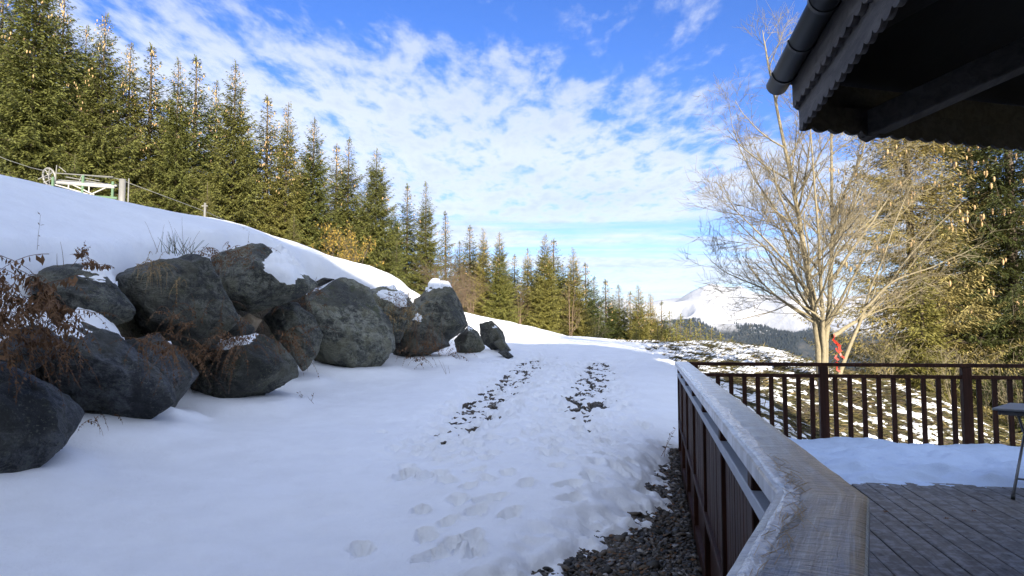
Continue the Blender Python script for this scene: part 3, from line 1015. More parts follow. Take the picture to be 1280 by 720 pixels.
boulder([(393, 352), (405, 347), (418, 349), (412, 358), (396, 359)], 17.6, 63, 'grey stone top breaking through the snow beside the tall boulder', mat='rock', cat='stone', group='small stones in the wall')


# ------------------------------------------------------------------ spruces
def ribbons(P, D, L, W, r, fold=0.0):
    """one diamond-shaped sprig per row: base P, direction D, length L, width W"""
    n = len(P)
    up = r.normal(size=(n, 3)); up[:, 2] += 1.6
    S = np.cross(D, up); S /= np.linalg.norm(S, axis=1)[:, None] + 1e-9
    V = np.zeros((n, 4, 3))
    mid = P + D * (L * 0.45)[:, None]
    V[:, 0] = P; V[:, 1] = mid + S * (W * 0.5)[:, None]; V[:, 2] = P + D * L[:, None]; V[:, 3] = mid - S * (W * 0.5)[:, None]
    if fold:
        V[:, 2, 2] -= fold * L
    F = (np.arange(n)[:, None] * 4 + np.arange(4)[None])
    return V.reshape(-1, 3), F


def spruce_mesh(seed, H, Rb, sprig=0.20, step=0.100, ragged=0.25, cones=170, bare=0.04, cone_from=0.5, power=0.8, wr=0.27):
    r = np.random.default_rng(seed)
    tr = MB()
    lean = r.normal(0, 0.012, 2)
    tp = [(lean[0] * z * H * 0.5, lean[1] * z * H * 0.5, z * H) for z in np.linspace(0, 1, 9)]
    tp[0] = (0, 0, -0.6)
    r0 = 0.011 * H + 0.03
    tr.tube(tp, [r0 * (1.25 if i == 0 else 1) * (1 - 0.95 * i / 8) + 0.008 for i in range(9)], 7)
    P = []; D = []; L = []; W = []; TI = []; cone_p = []
    z = bare * H
    wh = 0
    while z < H * 0.985:
        f = z / H
        nb = int(r.integers(6, 10)) if f < 0.85 else 5
        reach = Rb * ((1 - f) ** power) * (0.62 + 0.38 * min(1, f / 0.12)) + 0.03
        a0 = r.uniform(0, 6.28)
        for k in range(nb):
            a = a0 + 6.283 * k / nb + r.normal(0, 0.25)
            bl = reach * (1 + r.normal(0, ragged)) * r.uniform(0.72, 1.1)
            bl = max(bl, 0.07)
            elev = R(-22 + 62 * f ** 1.2 + r.normal(0, 7))
            n = max(3, int(bl / step))
            s = (np.arange(n) + 0.7) / n
            out = bl * s
            zz = z + r.normal(0, 0.06) + np.sin(elev) * out + (0.10 + 0.12 * (1 - f)) * bl * (s ** 2.4) - 0.10 * (1 - f) * bl * np.sin(s * 3.1)
            ca, sa = math.cos(a), math.sin(a)
            cx = out * math.cos(elev) * ca; cy = out * math.cos(elev) * sa
            if bl > 0.5 and f < 0.8 and r.random() < 0.5:
                tr.tube([(0, 0, z), (cx[n // 2], cy[n // 2], zz[n // 2]), (cx[-1], cy[-1], zz[-1])], [0.018 + 0.006 * bl, 0.012, 0.004], 3, False)
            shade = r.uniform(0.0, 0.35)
            for side in (-1, 1):
                # side twigs that hang a little, several sprigs each
                tl = np.clip(0.42 * bl * (1.06 - s), 0.10, 0.62) * r.uniform(0.75, 1.2, n)
                m = max(1, int(round(float(tl.max()) / (0.105 if wr > 0.25 else 0.070))))
                for j in range(m):
                    g = (j + 0.4) / m
                    keep = (tl > g * tl.max() * 0.8) & (r.random(n) < 0.93)
                    q = tl * g
                    ta = a + side * (0.95 + r.normal(0, 0.15, n))
                    pp = np.stack([cx + np.cos(ta) * q, cy + np.sin(ta) * q, zz - 0.30 * q - 0.35 * q * q + r.normal(0, 0.025, n)], 1)[keep]
                    ta2 = ta + side * r.normal(-0.15, 0.35, n)
                    dd = np.stack([np.cos(ta2), np.sin(ta2), -0.45 + 0.55 * f + r.normal(0, 0.28, n)], 1)[keep]
                    P.append(pp); D.append(dd)
                    k2 = len(pp)
                    tf = 0.5 + 0.5 * min(1.0, reach / 0.9)
                    L.append(sprig * tf * r.uniform(0.7, 1.25, k2)); W.append(sprig * tf * wr * r.uniform(0.8, 1.3, k2))
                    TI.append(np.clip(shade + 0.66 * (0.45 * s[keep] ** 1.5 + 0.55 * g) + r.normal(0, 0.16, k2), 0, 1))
            P.append(np.array([[cx[-1], cy[-1], zz[-1]]])); D.append(np.array([[ca, sa, 0.15]])); L.append(np.array([sprig * (0.5 + 0.8 * min(1.0, reach / 0.9))])); W.append(np.array([sprig * 0.26])); TI.append(np.array([0.85]))
            if f > cone_from and r.random() < cones / 260.0:
                for _ in range(int(r.integers(1, 4))):
                    i = int(r.integers(max(0, n - 4), n))
                    cone_p.append((cx[i] + r.normal(0, .08), cy[i] + r.normal(0, .08), zz[i] - 0.06))
        z += r.uniform(0.15, 0.26) * (H / 12.0) ** 0.35
        wh += 1
    # leader
    kk = int(H * 22)
    zz = r.uniform(0.1, 0.99, kk) * H; aa = r.uniform(0, 6.28, kk)
    P.append(np.stack([0 * zz, 0 * zz, zz], 1)); D.append(np.stack([np.cos(aa), np.sin(aa), r.normal(0.2, 0.4, kk)], 1)); L.append(np.clip(0.05 + 0.25 * (1 - zz / H), 0.08, 0.3)); W.append(np.full(kk, 0.07)); TI.append(r.uniform(0, 0.5, kk))
    for k in range(14):
        a = r.uniform(0, 6.28)
        P.append(np.array([[tp[-1][0], tp[-1][1], H - 0.5 + 0.035 * k]])); D.append(np.array([[0.45 * math.cos(a), 0.45 * math.sin(a), 0.9]])); L.append(np.array([sprig * 0.9])); W.append(np.array([sprig * 0.26])); TI.append(np.array([0.7]))
    P = np.concatenate(P); D = np.concatenate(D); L = np.concatenate(L); W = np.concatenate(W); TI = np.concatenate(TI)
    D /= np.linalg.norm(D, axis=1)[:, None]
    # trunk lean
    P[:, 0] += lean[0] * P[:, 2] * 0.5; P[:, 1] += lean[1] * P[:, 2] * 0.5
    V, F = ribbons(P, D, L, W, r, 0.18)
    crown = mesh('crown', V, F, False, {'tint': np.repeat(TI, 4)})
    cm = None
    if cone_p:
        cp = np.array(cone_p); n = len(cp)
        prof = [(0.0, 0.010), (-0.04, 0.022), (-0.085, 0.019), (-0.125, 0.005)]
        VV = np.zeros((n, 4, 5, 3))
        sc = r.uniform(0.8, 1.25, n)
        for i, (dz, rr) in enumerate(prof):
            for k in range(5):
                VV[:, i, k, 0] = cp[:, 0] + rr * 1.25 * sc * math.cos(k * 1.2566); VV[:, i, k, 1] = cp[:, 1] + rr * 1.25 * sc * math.sin(k * 1.2566); VV[:, i, k, 2] = cp[:, 2] + dz * sc
        b = np.arange(n)[:, None] * 20
        FF = np.concatenate([np.concatenate([b + i * 5 + k, b + i * 5 + (k + 1) % 5, b + (i + 1) * 5 + (k + 1) % 5, b + (i + 1) * 5 + k], 1) for i in range(3) for k in range(5)])
        cm = mesh('cones', VV.reshape(-1, 3), FF, True)
    return tr.me('trunk', True), crown, cm, H


VAR = [
    spruce_mesh(101, 13.0, 3.0, power=0.80, cones=60, cone_from=0.55, ragged=0.20),
    spruce_mesh(102, 13.0, 2.7, cones=95, ragged=0.24, power=0.82, cone_from=0.5),
    spruce_mesh(103, 13.0, 3.3, cones=25, ragged=0.18, power=0.77),
    spruce_mesh(104, 11.0, 1.85, cones=40, ragged=0.26, power=0.82),
    spruce_mesh(105, 12.0, 2.4, cones=20, ragged=0.22, power=0.86),
    spruce_mesh(106, 8.0, 1.8, cones=0, ragged=0.28, power=0.80),
    spruce_mesh(107, 9.0, 1.4, cones=30, ragged=0.4, step=0.16, power=0.95),
]
NEAR = [spruce_mesh(201, 13.0, 3.1, sprig=0.115, step=0.075, wr=0.20, cones=200, cone_from=0.25, ragged=0.38, power=0.62),
        spruce_mesh(202, 14.0, 2.6, sprig=0.125, step=0.075, wr=0.20, cones=120, cone_from=0.4, ragged=0.42, power=0.62)]


def place_spruce(v, x, y, height, spread, label, group, crown_mat=None, rot=None, base=None, name='spruce_tree'):
    tm, cm, co, H = v
    z = Ts(x, y) - 0.05 if base is None else base
    e = empty(name, (x, y, z), label=label, cat='tree', group=group)
    e.rotation_euler = (0, 0, random.uniform(0, 6.28) if rot is None else rot)
    s = height / H
    e.scale = (s * spread, s * spread, s)
    obj('trunk', tm, BARK, e)
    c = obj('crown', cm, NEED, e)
    if crown_mat is not None and crown_mat is not NEED:
        c.material_slots[0].link = 'OBJECT'
        c.material_slots[0].material = crown_mat
    if co is not None:
        k = obj('cones', co, CONE, e)
        k['kind'] = 'stuff'
    return e


def spruce_at(px, top, depth, v, spread, label, group, mat=None, sink=0.0):
    x = (px - 640) / FPX * depth
    ztop = EYE + (HOR - top) / FPX * depth
    zb = Ts(x, depth) - 0.05
    return place_spruce(v, x, depth, ztop - zb, spread, label, group, mat, base=zb)


G1 = 'spruces of the wood behind the snow bank'
L1 = ' in the wood behind the snow bank'
L1b = 'shorter spruce filling a gap low down in the wood behind the snow bank'
# (pixel x, pixel y of the tip, distance, variant, spread)
FOREST = [
    (-60, -70, 31, 2, 1.05), (-15, -40, 33, 0, 1.0), (30, -75, 30, 2, 1.0), (62, -30, 34, 1, 1.0), (115, 3, 31, 0, 0.95), (92, 20, 36, 2, 0.9),
    (150, 42, 33, 1, 0.95), (180, 47, 35, 3, 1.2), (215, 66, 34, 0, 0.85), (238, 62, 37, 3, 1.2), (262, 92, 38, 1, 0.9), (287, 70, 34, 0, 0.95), (330, 114, 37, 3, 1.3),
    (352, 122, 35, 1, 0.95), (388, 143, 36, 0, 1.0), (418, 176, 39, 3, 1.2), (432, 168, 37, 4, 1.05), (468, 183, 36, 2, 0.95), (508, 228, 40, 3, 1.15), (532, 225, 38, 4, 1.0),
    (305, 150, 43, 2, 0.8), (372, 190, 44, 2, 0.8), (450, 235, 45, 2, 0.8), (200, 115, 43, 2, 0.8), (490, 255, 45, 2, 0.8),
]
for i, (px, top, d, v, s) in enumerate(FOREST):
    spruce_at(px, top, d, VAR[v], s * 1.0, {0: 'tall spruce with tan cones about its top', 1: 'tall spruce covered in tan cones', 2: 'broad dense spruce with few cones', 3: 'slim pointed spruce', 4: 'plain tall green spruce'}[v] + L1, G1)
for i, (px, top, d, v, s) in enumerate([(85, 190, 29, 5, 0.9), (255, 225, 31, 5, 0.9), (365, 262, 33, 5, 0.9), (495, 300, 35, 5, 0.9)]):
    spruce_at(px, top, d, VAR[v], s, L1b, G1)
spruce_at(557, 262, 41, VAR[6], 1.1, 'thin sparse bluish spruce at the open edge of the wood', G1)
G2 = 'row of spruces beyond the crest of the track'
L2 = ' in the row beyond the crest of the snowy track'
for (px, top, d, v, s) in [(587, 281, 46, 3, 1.0), (605, 284, 44, 1, 0.75), (624, 289, 43, 0, 0.75), (643, 317, 50, 3, 0.9), (660, 309, 47, 1, 0.8), (680, 292, 46, 0, 0.78), (692, 298, 49, 3, 1.1),
                           (718, 309, 48, 1, 0.85), (733, 328, 52, 3, 1.0), (742, 345, 56, 4, 0.9), (758, 349, 58, 3, 1.1), (775, 356, 60, 4, 0.95), (787, 364, 62, 3, 1.0), (800, 356, 58, 0, 0.8), (815, 366, 60, 1, 0.8), (826, 376, 63, 4, 0.9),
                           (633, 330, 55, 2, 0.9), (704, 330, 56, 2, 0.9), (595, 315, 52, 2, 0.9), (670, 335, 58, 2, 0.8), (765, 370, 66, 2, 0.8), (575, 300, 49, 4, 0.9)]:
    spruce_at(px, top, d, VAR[v], s * 1.38, {0: 'broad golden-tipped spruce', 1: 'olive spruce heavy with cones', 2: 'bushy green spruce with few cones', 3: 'narrow spire-like spruce', 4: 'plain green spruce'}[v] + L2, G2, NEED2 if v in (0, 1) else None)
L3 = 'small yellowish spruce low on the hillside below the end of the tree row'
for (px, top, d, v, s) in [(838, 388, 62, 5, 0.9), (850, 393, 64, 5, 1.0), (863, 399, 66, 5, 1.0), (876, 404, 66, 5, 1.0), (888, 411, 62, 5, 1.1), (900, 416, 62, 5, 1.1), (845, 402, 56, 5, 1.0), (870, 412, 57, 5, 1.1), (912, 422, 60, 5, 1.2), (822, 400, 52, 5, 0.9), (795, 402, 50, 5, 0.9), (858, 410, 52, 5, 1.1), (884, 419, 54, 5, 1.2)]:
    spruce_at(px, top, d, VAR[v], s, L3, 'small spruces at the end of the row', NEED2)
# the big ones at the right, behind the bare tree
G4 = 'big spruces beyond the deck railing'
place_spruce(NEAR[0], 13.2, 23.5, 14.5, 1.0, 'broad tan-green spruce behind the bare tree, brown cones hanging all over', G4, TANN)
place_spruce(NEAR[1], 16.0, 23.0, 18.0, 1.0, 'dark green spruce beside the broad tan-green one, tip hidden by the roof', G4, DARKN)
place_spruce(NEAR[1], 17.6, 27.5, 17.0, 1.05, 'dark spruce standing behind the pair beyond the railing', G4, DARKN)
place_spruce(VAR[5], 11.4, 20.0, 4.2, 1.2, 'low bushy spruce at the foot of the broad tan-green spruce', G4, NEED2)
place_spruce(VAR[5], 14.2, 18.6, 4.6, 1.2, 'low dark spruce on the slope under the dark green spruce', G4)
place_spruce(VAR[5], 12.9, 17.6, 3.4, 1.2, 'low spruce at the bottom of the grassy slope', G4)
# trees that stand outside the picture to the right and behind; their shade lies on the track
G5 = 'spruces behind the chalet'
for (x, y, h, v, s) in [(12.5, -21, 17, 2, 1.1), (-4, -24, 18, 0, 1.1), (3, -23, 18.5, 2, 1.1), (-12, -20, 18, 1, 1.2), (8, -25, 18, 0, 1.1), (-17, -17, 17, 2, 1.0), (-12.5, -12, 14, 0, 1.0), (-16, -8, 13, 2, 1.0)]:
    place_spruce(VAR[v], x, y, h, s, 'tall spruce standing behind the chalet', G5)


# ------------------------------------------------------------------ bare and golden trees
def tubes_mesh(paths, sides):
    """paths: list of (pts (n,3), radii (n)); one joined mesh, numpy"""
    VV = []; FF = []; base = 0
    for pts, rad in paths:
        pts = np.asarray(pts); n = len(pts)
        k = sides(rad[0])
        d = np.gradient(pts, axis=0); d /= np.linalg.norm(d, axis=1)[:, None] + 1e-9
        ref = np.array([0.31, 0.87, 0.38])
        x = np.cross(d, ref); x /= np.linalg.norm(x, axis=1)[:, None] + 1e-9
        y = np.cross(d, x)
        a = np.arange(k) * 2 * math.pi / k
        ring = pts[:, None] + (x[:, None] * np.cos(a)[None, :, None] + y[:, None] * np.sin(a)[None, :, None]) * np.asarray(rad)[:, None, None]
        VV.append(ring.reshape(-1, 3))
        i, j = np.meshgrid(np.arange(n - 1), np.arange(k), indexing='ij')
        i = i.ravel(); j = j.ravel()
        FF.append(np.stack([base + i * k + j, base + i * k + (j + 1) % k, base + (i + 1) * k + (j + 1) % k, base + (i + 1) * k + j], 1))
        base += n * k
    return np.concatenate(VV), np.concatenate(FF)


def grow(r, p, d, L, rad, n, wob, lift, end=0.25):
    pts = [np.array(p, float)]; d = np.array(d, float); d /= np.linalg.norm(d)
    for i in range(n):
        d = d + r.normal(0, wob, 3) + np.array([0, 0, lift])
        d /= np.linalg.norm(d)
        pts.append(pts[-1] + d * L / n)
    return np.array(pts), rad * (1 - (1 - end) * np.linspace(0, 1, n + 1))


def side_dir(r, d, ang):
    d = d / np.linalg.norm(d)
    a = r.normal(size=3); a -= d * (a @ d); a /= np.linalg.norm(a)
    return d * math.cos(ang) + a * math.sin(ang)


def bare_tree(seed, stems, n1=15, n2=10, n3=7, up1=0.06, tw=1.0):
    """stems: list of (start, list of via points, radius)"""
    r = np.random.default_rng(seed)
    big = []; small = []
    for (pts, rad, k1, lmul) in stems:
        pts = np.array(pts, float)
        t = np.linspace(0, len(pts) - 1, 18)
        P = np.stack([np.interp(t, np.arange(len(pts)), pts[:, i]) for i in range(3)], 1)
        # smooth + wobble
        for _ in range(2):
            P[1:-1] = (P[:-2] + 2 * P[1:-1] + P[2:]) / 4
        P[1:] += np.cumsum(r.normal(0, 0.012, (17, 3)), axis=0)
        rr = rad * (1 - 0.93 * np.linspace(0, 1, 18) ** 0.85)
        big.append((P, rr))
        for i in range(k1):
            s = r.uniform(0.22, 0.98)
            f = s * 17; i0 = int(f)
            p = P[i0] + (P[min(i0 + 1, 17)] - P[i0]) * (f - i0)
            d = P[min(i0 + 1, 17)] - P[max(i0 - 1, 0)]
            L1 = (3.1 * (1 - s) ** 0.75 + 0.55) * r.uniform(0.65, 1.15) * lmul
            d1 = side_dir(r, d, R(r.uniform(32, 58)))
            r1 = min(rr[i0] * 0.55, 0.012 * L1 + 0.006)
            Q, q = grow(r, p, d1, L1, r1, 9, 0.085, up1)
            (big if r1 > 0.022 else small).append((Q, q))
            for j in range(max(2, int(n2 * L1 / 1.6))):
                s2 = r.uniform(0.15, 0.97); f2 = s2 * 9; j0 = int(f2)
                p2 = Q[j0] + (Q[min(j0 + 1, 9)] - Q[j0]) * (f2 - j0)
                L2 = (0.42 * L1 * (1 - s2) + 0.28) * r.uniform(0.6, 1.25)
                d2 = side_dir(r, Q[min(j0 + 1, 9)] - Q[max(j0 - 1, 0)], R(r.uniform(25, 50)))
                U, u = grow(r, p2, d2, L2, min(q[j0] * 0.6, 0.0085) * tw, 5, 0.11, 0.05, 0.4)
                small.append((U, u))
                for k in range(max(1, int(n3 * L2 / 0.6))):
                    s3 = r.uniform(0.2, 1.0); k0 = min(int(s3 * 5), 4)
                    p3 = U[k0] + (U[k0 + 1] - U[k0]) * (s3 * 5 - k0)
                    d3 = side_dir(r, U[k0 + 1] - U[k0], R(r.uniform(25, 55)))
                    W, w = grow(r, p3, d3, r.uniform(0.16, 0.45), 0.0040 * tw, 3, 0.14, 0.05, 0.6)
                    small.append((W, w))
    return big, small


def build_bare_tree():
    base = np.array([7.30, 17.0, Ts(7.3, 17.0) - 0.25])
    def q(px, py, d=17.0):
        return np.array(pix(px, py, d)) - base
    o = np.zeros(3)
    stems = [
        ([o + (-.05, 0, 0), q(1024, 440), q(1018, 370), q(1006, 270), q(985, 150, 16.7), q(970, 60, 16.5), q(966, 28, 16.5)], 0.105, 30, 0.9),
        ([o + (.05, .04, 0), q(1032, 440), q(1038, 360), q(1040, 250, 17.2), q(1043, 110, 17.4), q(1050, -20, 17.5)], 0.092, 24, 0.85),
        ([o + (.0, -.05, 0), q(1028, 430, 16.9), q(1026, 370, 16.8), q(1025, 300, 16.4), q(1018, 170, 16.2), q(1010, 60, 16.0)], 0.075, 24, 0.8),
        ([q(1020, 385), q(1002, 350, 16.7), q(965, 300, 16.3), q(925, 262, 16.0), q(900, 225, 15.8)], 0.042, 16, 0.7),
        ([q(1018, 398), q(985, 380, 16.8), q(945, 357, 16.5), q(905, 340, 16.3), q(880, 315, 16.2)], 0.036, 14, 0.6),
        ([q(1014, 330), q(990, 290, 17.3), q(955, 230, 17.6), q(925, 170, 17.8), q(915, 110, 17.9)], 0.04, 17, 0.7),
        ([q(1040, 420), q(1062, 405, 17.2), q(1085, 395, 17.4), q(1110, 360, 17.6), q(1150, 310, 17.8), q(1205, 255, 18.0)], 0.06, 9, 0.6),
        ([o + (.28, .1, 0), q(1060, 430, 17.2), q(1075, 400, 17.2), q(1082, 370, 17.1), q(1105, 320, 16.9), q(1130, 255, 16.7), q(1160, 200, 16.6)], 0.062, 11, 0.7),
        ([q(1040, 350), q(1062, 320, 17.0), q(1090, 280, 17.0), q(1120, 240, 17.1), q(1170, 195, 17.2)], 0.05, 8, 0.6),
        ([q(1041, 290), q(1060, 240, 16.9), q(1085, 190, 16.8), q(1100, 130, 16.8)], 0.05, 11, 0.7),
        ([q(1078, 388), q(1120, 350, 16.8), q(1175, 330, 16.5), q(1235, 300, 16.3)], 0.04, 7, 0.5),
    ]
    big, small = bare_tree(31, stems)
    e = empty('bare_tree', tuple(base), label='leafless pale-barked tree with many stems rising beyond the railing', cat='tree')
    V, F = tubes_mesh(big, lambda a: 10 if a > 0.08 else 6)
    obj('trunk', mesh('trunk', V, F, True), PALE, e)
    V, F = tubes_mesh(small, lambda a: 3)
    obj('branches', mesh('branches', V, F, True), mat_plain('pale_twig', (0.215, 0.185, 0.12), 0.8, 0.4, 16), e)['kind'] = 'stuff'
    # red marking tape knotted to the trunk
    tp = MB()
    r = random.Random(4)
    b = Vector(pix(1043, 436, 16.85))
    for k in range(5):
        z0 = 0.34 - 0.16 * k
        p0 = b + Vector((r.uniform(-.05, .05), -0.02, z0)); w = r.uniform(0.014, 0.032)
        pts = [p0]
        for j in range(4):
            pts.append(pts[-1] + Vector((r.uniform(-.06, .09), r.uniform(-.03, .03), -0.06)))
        for j in range(4):
            a, c = pts[j], pts[j + 1]
            s = Vector((w, r.uniform(-.02, .02), 0.01))
            tp.add([a - s, a + s, c + s, c - s, a - s + Vector((0, .004, 0)), a + s + Vector((0, .004, 0)), c + s + Vector((0, .004, 0)), c - s + Vector((0, .004, 0))],
                   [(0, 1, 2, 3), (7, 6, 5, 4), (0, 4, 5, 1), (1, 5, 6, 2), (2, 6, 7, 3), (3, 7, 4, 0)])
    obj('marking_tape', tp.me(), REDT, label='bright red marking tape tied round the bare tree trunk', cat='tape')


build_bare_tree()


def small_bare(px, top, depth, seed, label, mat, nst=4, group='bare saplings', spread=0.6, name='bare_sapling', base=None):
    r = np.random.default_rng(seed)
    x = (px - 640) / FPX * depth
    zb = Ts(x, depth) - 0.1 if base is None else base
    h = EYE + (HOR - top) / FPX * depth - zb
    st = []
    for k in range(nst):
        a = r.uniform(0, 6.28); s = spread * r.uniform(0.3, 1)
        st.append(([(0.05 * math.cos(a), 0.05 * math.sin(a), 0), (s * .4 * math.cos(a), s * .4 * math.sin(a), h * .45), (s * math.cos(a), s * math.sin(a), h * r.uniform(.75, 1.0))], 0.012 * h, 9, 0.35 + 0.03 * h))
    big, small = bare_tree(seed, st, n2=5, n3=3, tw=1.2)
    e = empty(name, (x, depth, zb), label=label, cat='tree', group=group)
    if big:
        V, F = tubes_mesh(big, lambda a: 5)
        obj('trunk', mesh('trunk', V, F, True), mat, e)
    V, F = tubes_mesh(small, lambda a: 3)
    obj('branches', mesh('branches', V, F, True), mat, e)['kind'] = 'stuff'
    return e, [p for p, _ in small]


def gold_leaf(e, paths, seed, k, size, mat):
    r = np.random.default_rng(seed)
    P = np.concatenate([p[1:] for p in paths])
    P = P[r.integers(0, len(P), k)] + r.normal(0, 0.06, (k, 3))
    D = r.normal(size=(k, 3)); D[:, 2] -= 0.4; D /= np.linalg.norm(D, axis=1)[:, None]
    V, F = ribbons(P, D, size * r.uniform(.7, 1.3, k), size * 0.6 * r.uniform(.7, 1.3, k), r)
    obj('foliage', mesh('foliage', V, F, False, {'tint': np.repeat(r.uniform(0, 1, k), 4)}), mat, e)['kind'] = 'stuff'


RUST = mat_plain('russet_twig', (0.115, 0.080, 0.048), 0.85, 0.4, 9)
e, pth = small_bare(440, 285, 31.5, 71, 'golden-leaved sapling against the dark wood behind the tall boulder', BARK, 5, 'young broadleaf trees at the wood edge', 0.8, 'golden_sapling')
gold_leaf(e, pth, 1, 1100, 0.10, GOLD)
e, pth = small_bare(415, 268, 33, 72, 'thin golden sapling behind the round-topped bank', BARK, 3, 'young broadleaf trees at the wood edge', 0.5, 'golden_sapling')
gold_leaf(e, pth, 2, 700, 0.12, GOLD)
small_bare(557, 318, 25.5, 73, 'russet leafless bush at the end of the boulder wall', RUST, 9, 'leafless bushes', 0.9, 'leafless_bush')
small_bare(572, 345, 26.5, 74, 'low russet bush just past the boulder wall', RUST, 7, 'leafless bushes', 0.7, 'leafless_bush')
small_bare(590, 352, 29, 78, 'twiggy brown bush in front of the first spruces of the row', RUST, 8, 'leafless bushes', 0.8, 'leafless_bush')
small_bare(712, 345, 45, 75, 'slender brown leafless larch in the spruce row', RUST, 3, 'bare saplings', 0.4)
small_bare(745, 385, 50, 76, 'pale leafless sapling among the far spruces', PALE, 3, 'bare saplings', 0.5)
small_bare(650, 340, 45, 79, 'leafless sapling showing brown between the nearer spruces of the row', RUST, 3, 'bare saplings', 0.4)
for k, (px, top, d) in enumerate([(1110, 425, 19.5), (1190, 435, 19.0), (1255, 445, 18.0)]):
    small_bare(px, top, d, 80 + k, 'pale leafless shrub tangled below the big spruces beyond the railing', PALE, 4, 'leafless shrubs on the slope', 0.9, 'leafless_shrub')


# ------------------------------------------------------------------ deck, railings
def deck():
    base = MB()
    pw, pg = 0.155, 0.0095
    base.prism([uv(0.30, -3)[:2], uv(7.4, -3)[:2], uv(7.4, V_END - 0.06)[:2], uv(0.30, V_END - 0.06)[:2]], -0.20, -0.034)
    d = obj('deck', base.me(), mat_plain('deck_under', (0.004, 0.004, 0.004), 0.9), kind='structure')
    L = V_END + 3
    pm = MB().box((0, 0, -0.0145), (pw - pg, L, 0.029), bev=0.0025).me('plank')
    n = int((7.4 - 0.33) / pw)
    for i in range(n):
        o = obj('plank', pm, DECKW, d)
        c = uv(0.33 + pw * (i + 0.5), (V_END - 3) / 2)
        o.location = (c.x, c.y, random.uniform(-0.002, 0.001))
        o.rotation_euler = (random.uniform(-.0006, .0006), random.uniform(-.006, .006), -TH)
    for i in range(8):         # the boards that run into the angle of the near railing
        u = 0.33 - pw * (i + 0.5)
        v1 = 1.62 - 3.62 * (0.26 - u) if u < 0.26 else 1.62
        v1 = max(v1, -2.4)
        m = MB().box((0, 0, -0.0145), (pw - pg, v1 + 3, 0.029), bev=0.0025).me('plank')
        o = obj('plank', m, DECKW, d)
        c = uv(u, (v1 - 3) / 2); o.location = (c.x, c.y, 0); o.rotation_euler = (0, 0, -TH)
    # edge board round the far and right sides
    e = MB()
    e.bar(uv(0.30, V_END + 0.02, -0.12), uv(7.42, V_END + 0.02, -0.12), 0.035, 0.22)
    obj('edge_board', e.me(), RAILW, d)
    e = MB()
    e.bar(uv(0.305, 1.7, -0.14), uv(0.305, V_END, -0.14), 0.03, 0.22)
    obj('edge_board', e.me(), RAILW, d)


deck()

# near railing with the broad frosted cap -----------------------------------------------------
P0 = uv(0.343, 1.65); P0.z = 0                      # the bend of the cap, centre line
H2 = R(26.6)
PA = P0 + Vector((-math.sin(H2), -math.cos(H2), 0)) * 3.2
PB = uv(0.343, V_END + 0.06)


def cap_mesh():
    half = 0.086; th = 0.052
    nU = 13
    prof = []                # (u, z) ring: rounded top edges
    us = np.linspace(-half, half, nU)
    def frames():
        out = []
        d1 = (P0 - PA).normalized(); d2 = (PB - P0).normalized()
        n1 = Vector((d1.y, -d1.x, 0)); n2 = Vector((d2.y, -d2.x, 0))
        nm = (n1 + n2).normalized(); nm = nm / nm.dot(n1)
        L1 = (P0 - PA).length; L2 = (PB - P0).length
        for s in np.linspace(0, 1, 80):
            w = max(0.0, (s - 0.965) / 0.035)
            out.append((PA.lerp(P0, s), n1.lerp(nm, w) if w > 0 else n1, -L1 * (1 - s)))
        for s in np.linspace(0, 1, 190)[1:]:
            w = max(0.0, (0.012 - s) / 0.012)
            out.append((P0.lerp(PB, s), n2.lerp(nm, w) if w > 0 else n2, L2 * s))
        return out
    V = []; CU = []; CV = []
    ring = []
    for u in us:
        e = half - abs(u)
        ring.append((u, -0.003 * max(0, 1 - e / 0.010)))
    ring += [(half + 0.004, -0.009), (half + 0.004, -th + 0.006), (half - 0.003, -th), (-half + 0.003, -th), (-half - 0.004, -th + 0.006), (-half - 0.004, -0.009)]
    n = len(ring)
    fr = frames()
    for (p, nn, s) in fr:
        for (u, z) in ring:
            q = p + nn * u
            V.append((q.x, q.y, RAIL_Z + z)); CU.append(u); CV.append(s)
    V = np.array(V); CU = np.array(CU); CV = np.array(CV)
    top = (V[:, 2] > RAIL_Z - 0.011)
    V[:, 2] += np.where(top, 0.0022 * fbm(CU * 60, CV * 6, 1.0, 3) + 0.0012 * pn(CU * 30, CV * 40, 3.0), 0)
    F = []
    for i in range(len(fr) - 1):
        for k in range(n):
            F.append((i * n + k, i * n + (k + 1) % n, (i + 1) * n + (k + 1) % n, (i + 1) * n + k))
    F.append(tuple(range(n))); F.append(tuple(range((len(fr) - 1) * n, len(fr) * n))[::-1])
    me = mesh('handrail', V, F, True, {'capu': CU, 'capv': CV})
    bm = bmesh.new(); bm.from_mesh(me); bmesh.ops.recalc_face_normals(bm, faces=bm.faces); bm.to_mesh(me); bm.free()
    me.polygons.foreach_set('use_smooth', np.ones(len(me.polygons), dtype=bool))
    me.set_sharp_from_angle(angle=R(28))
    return me


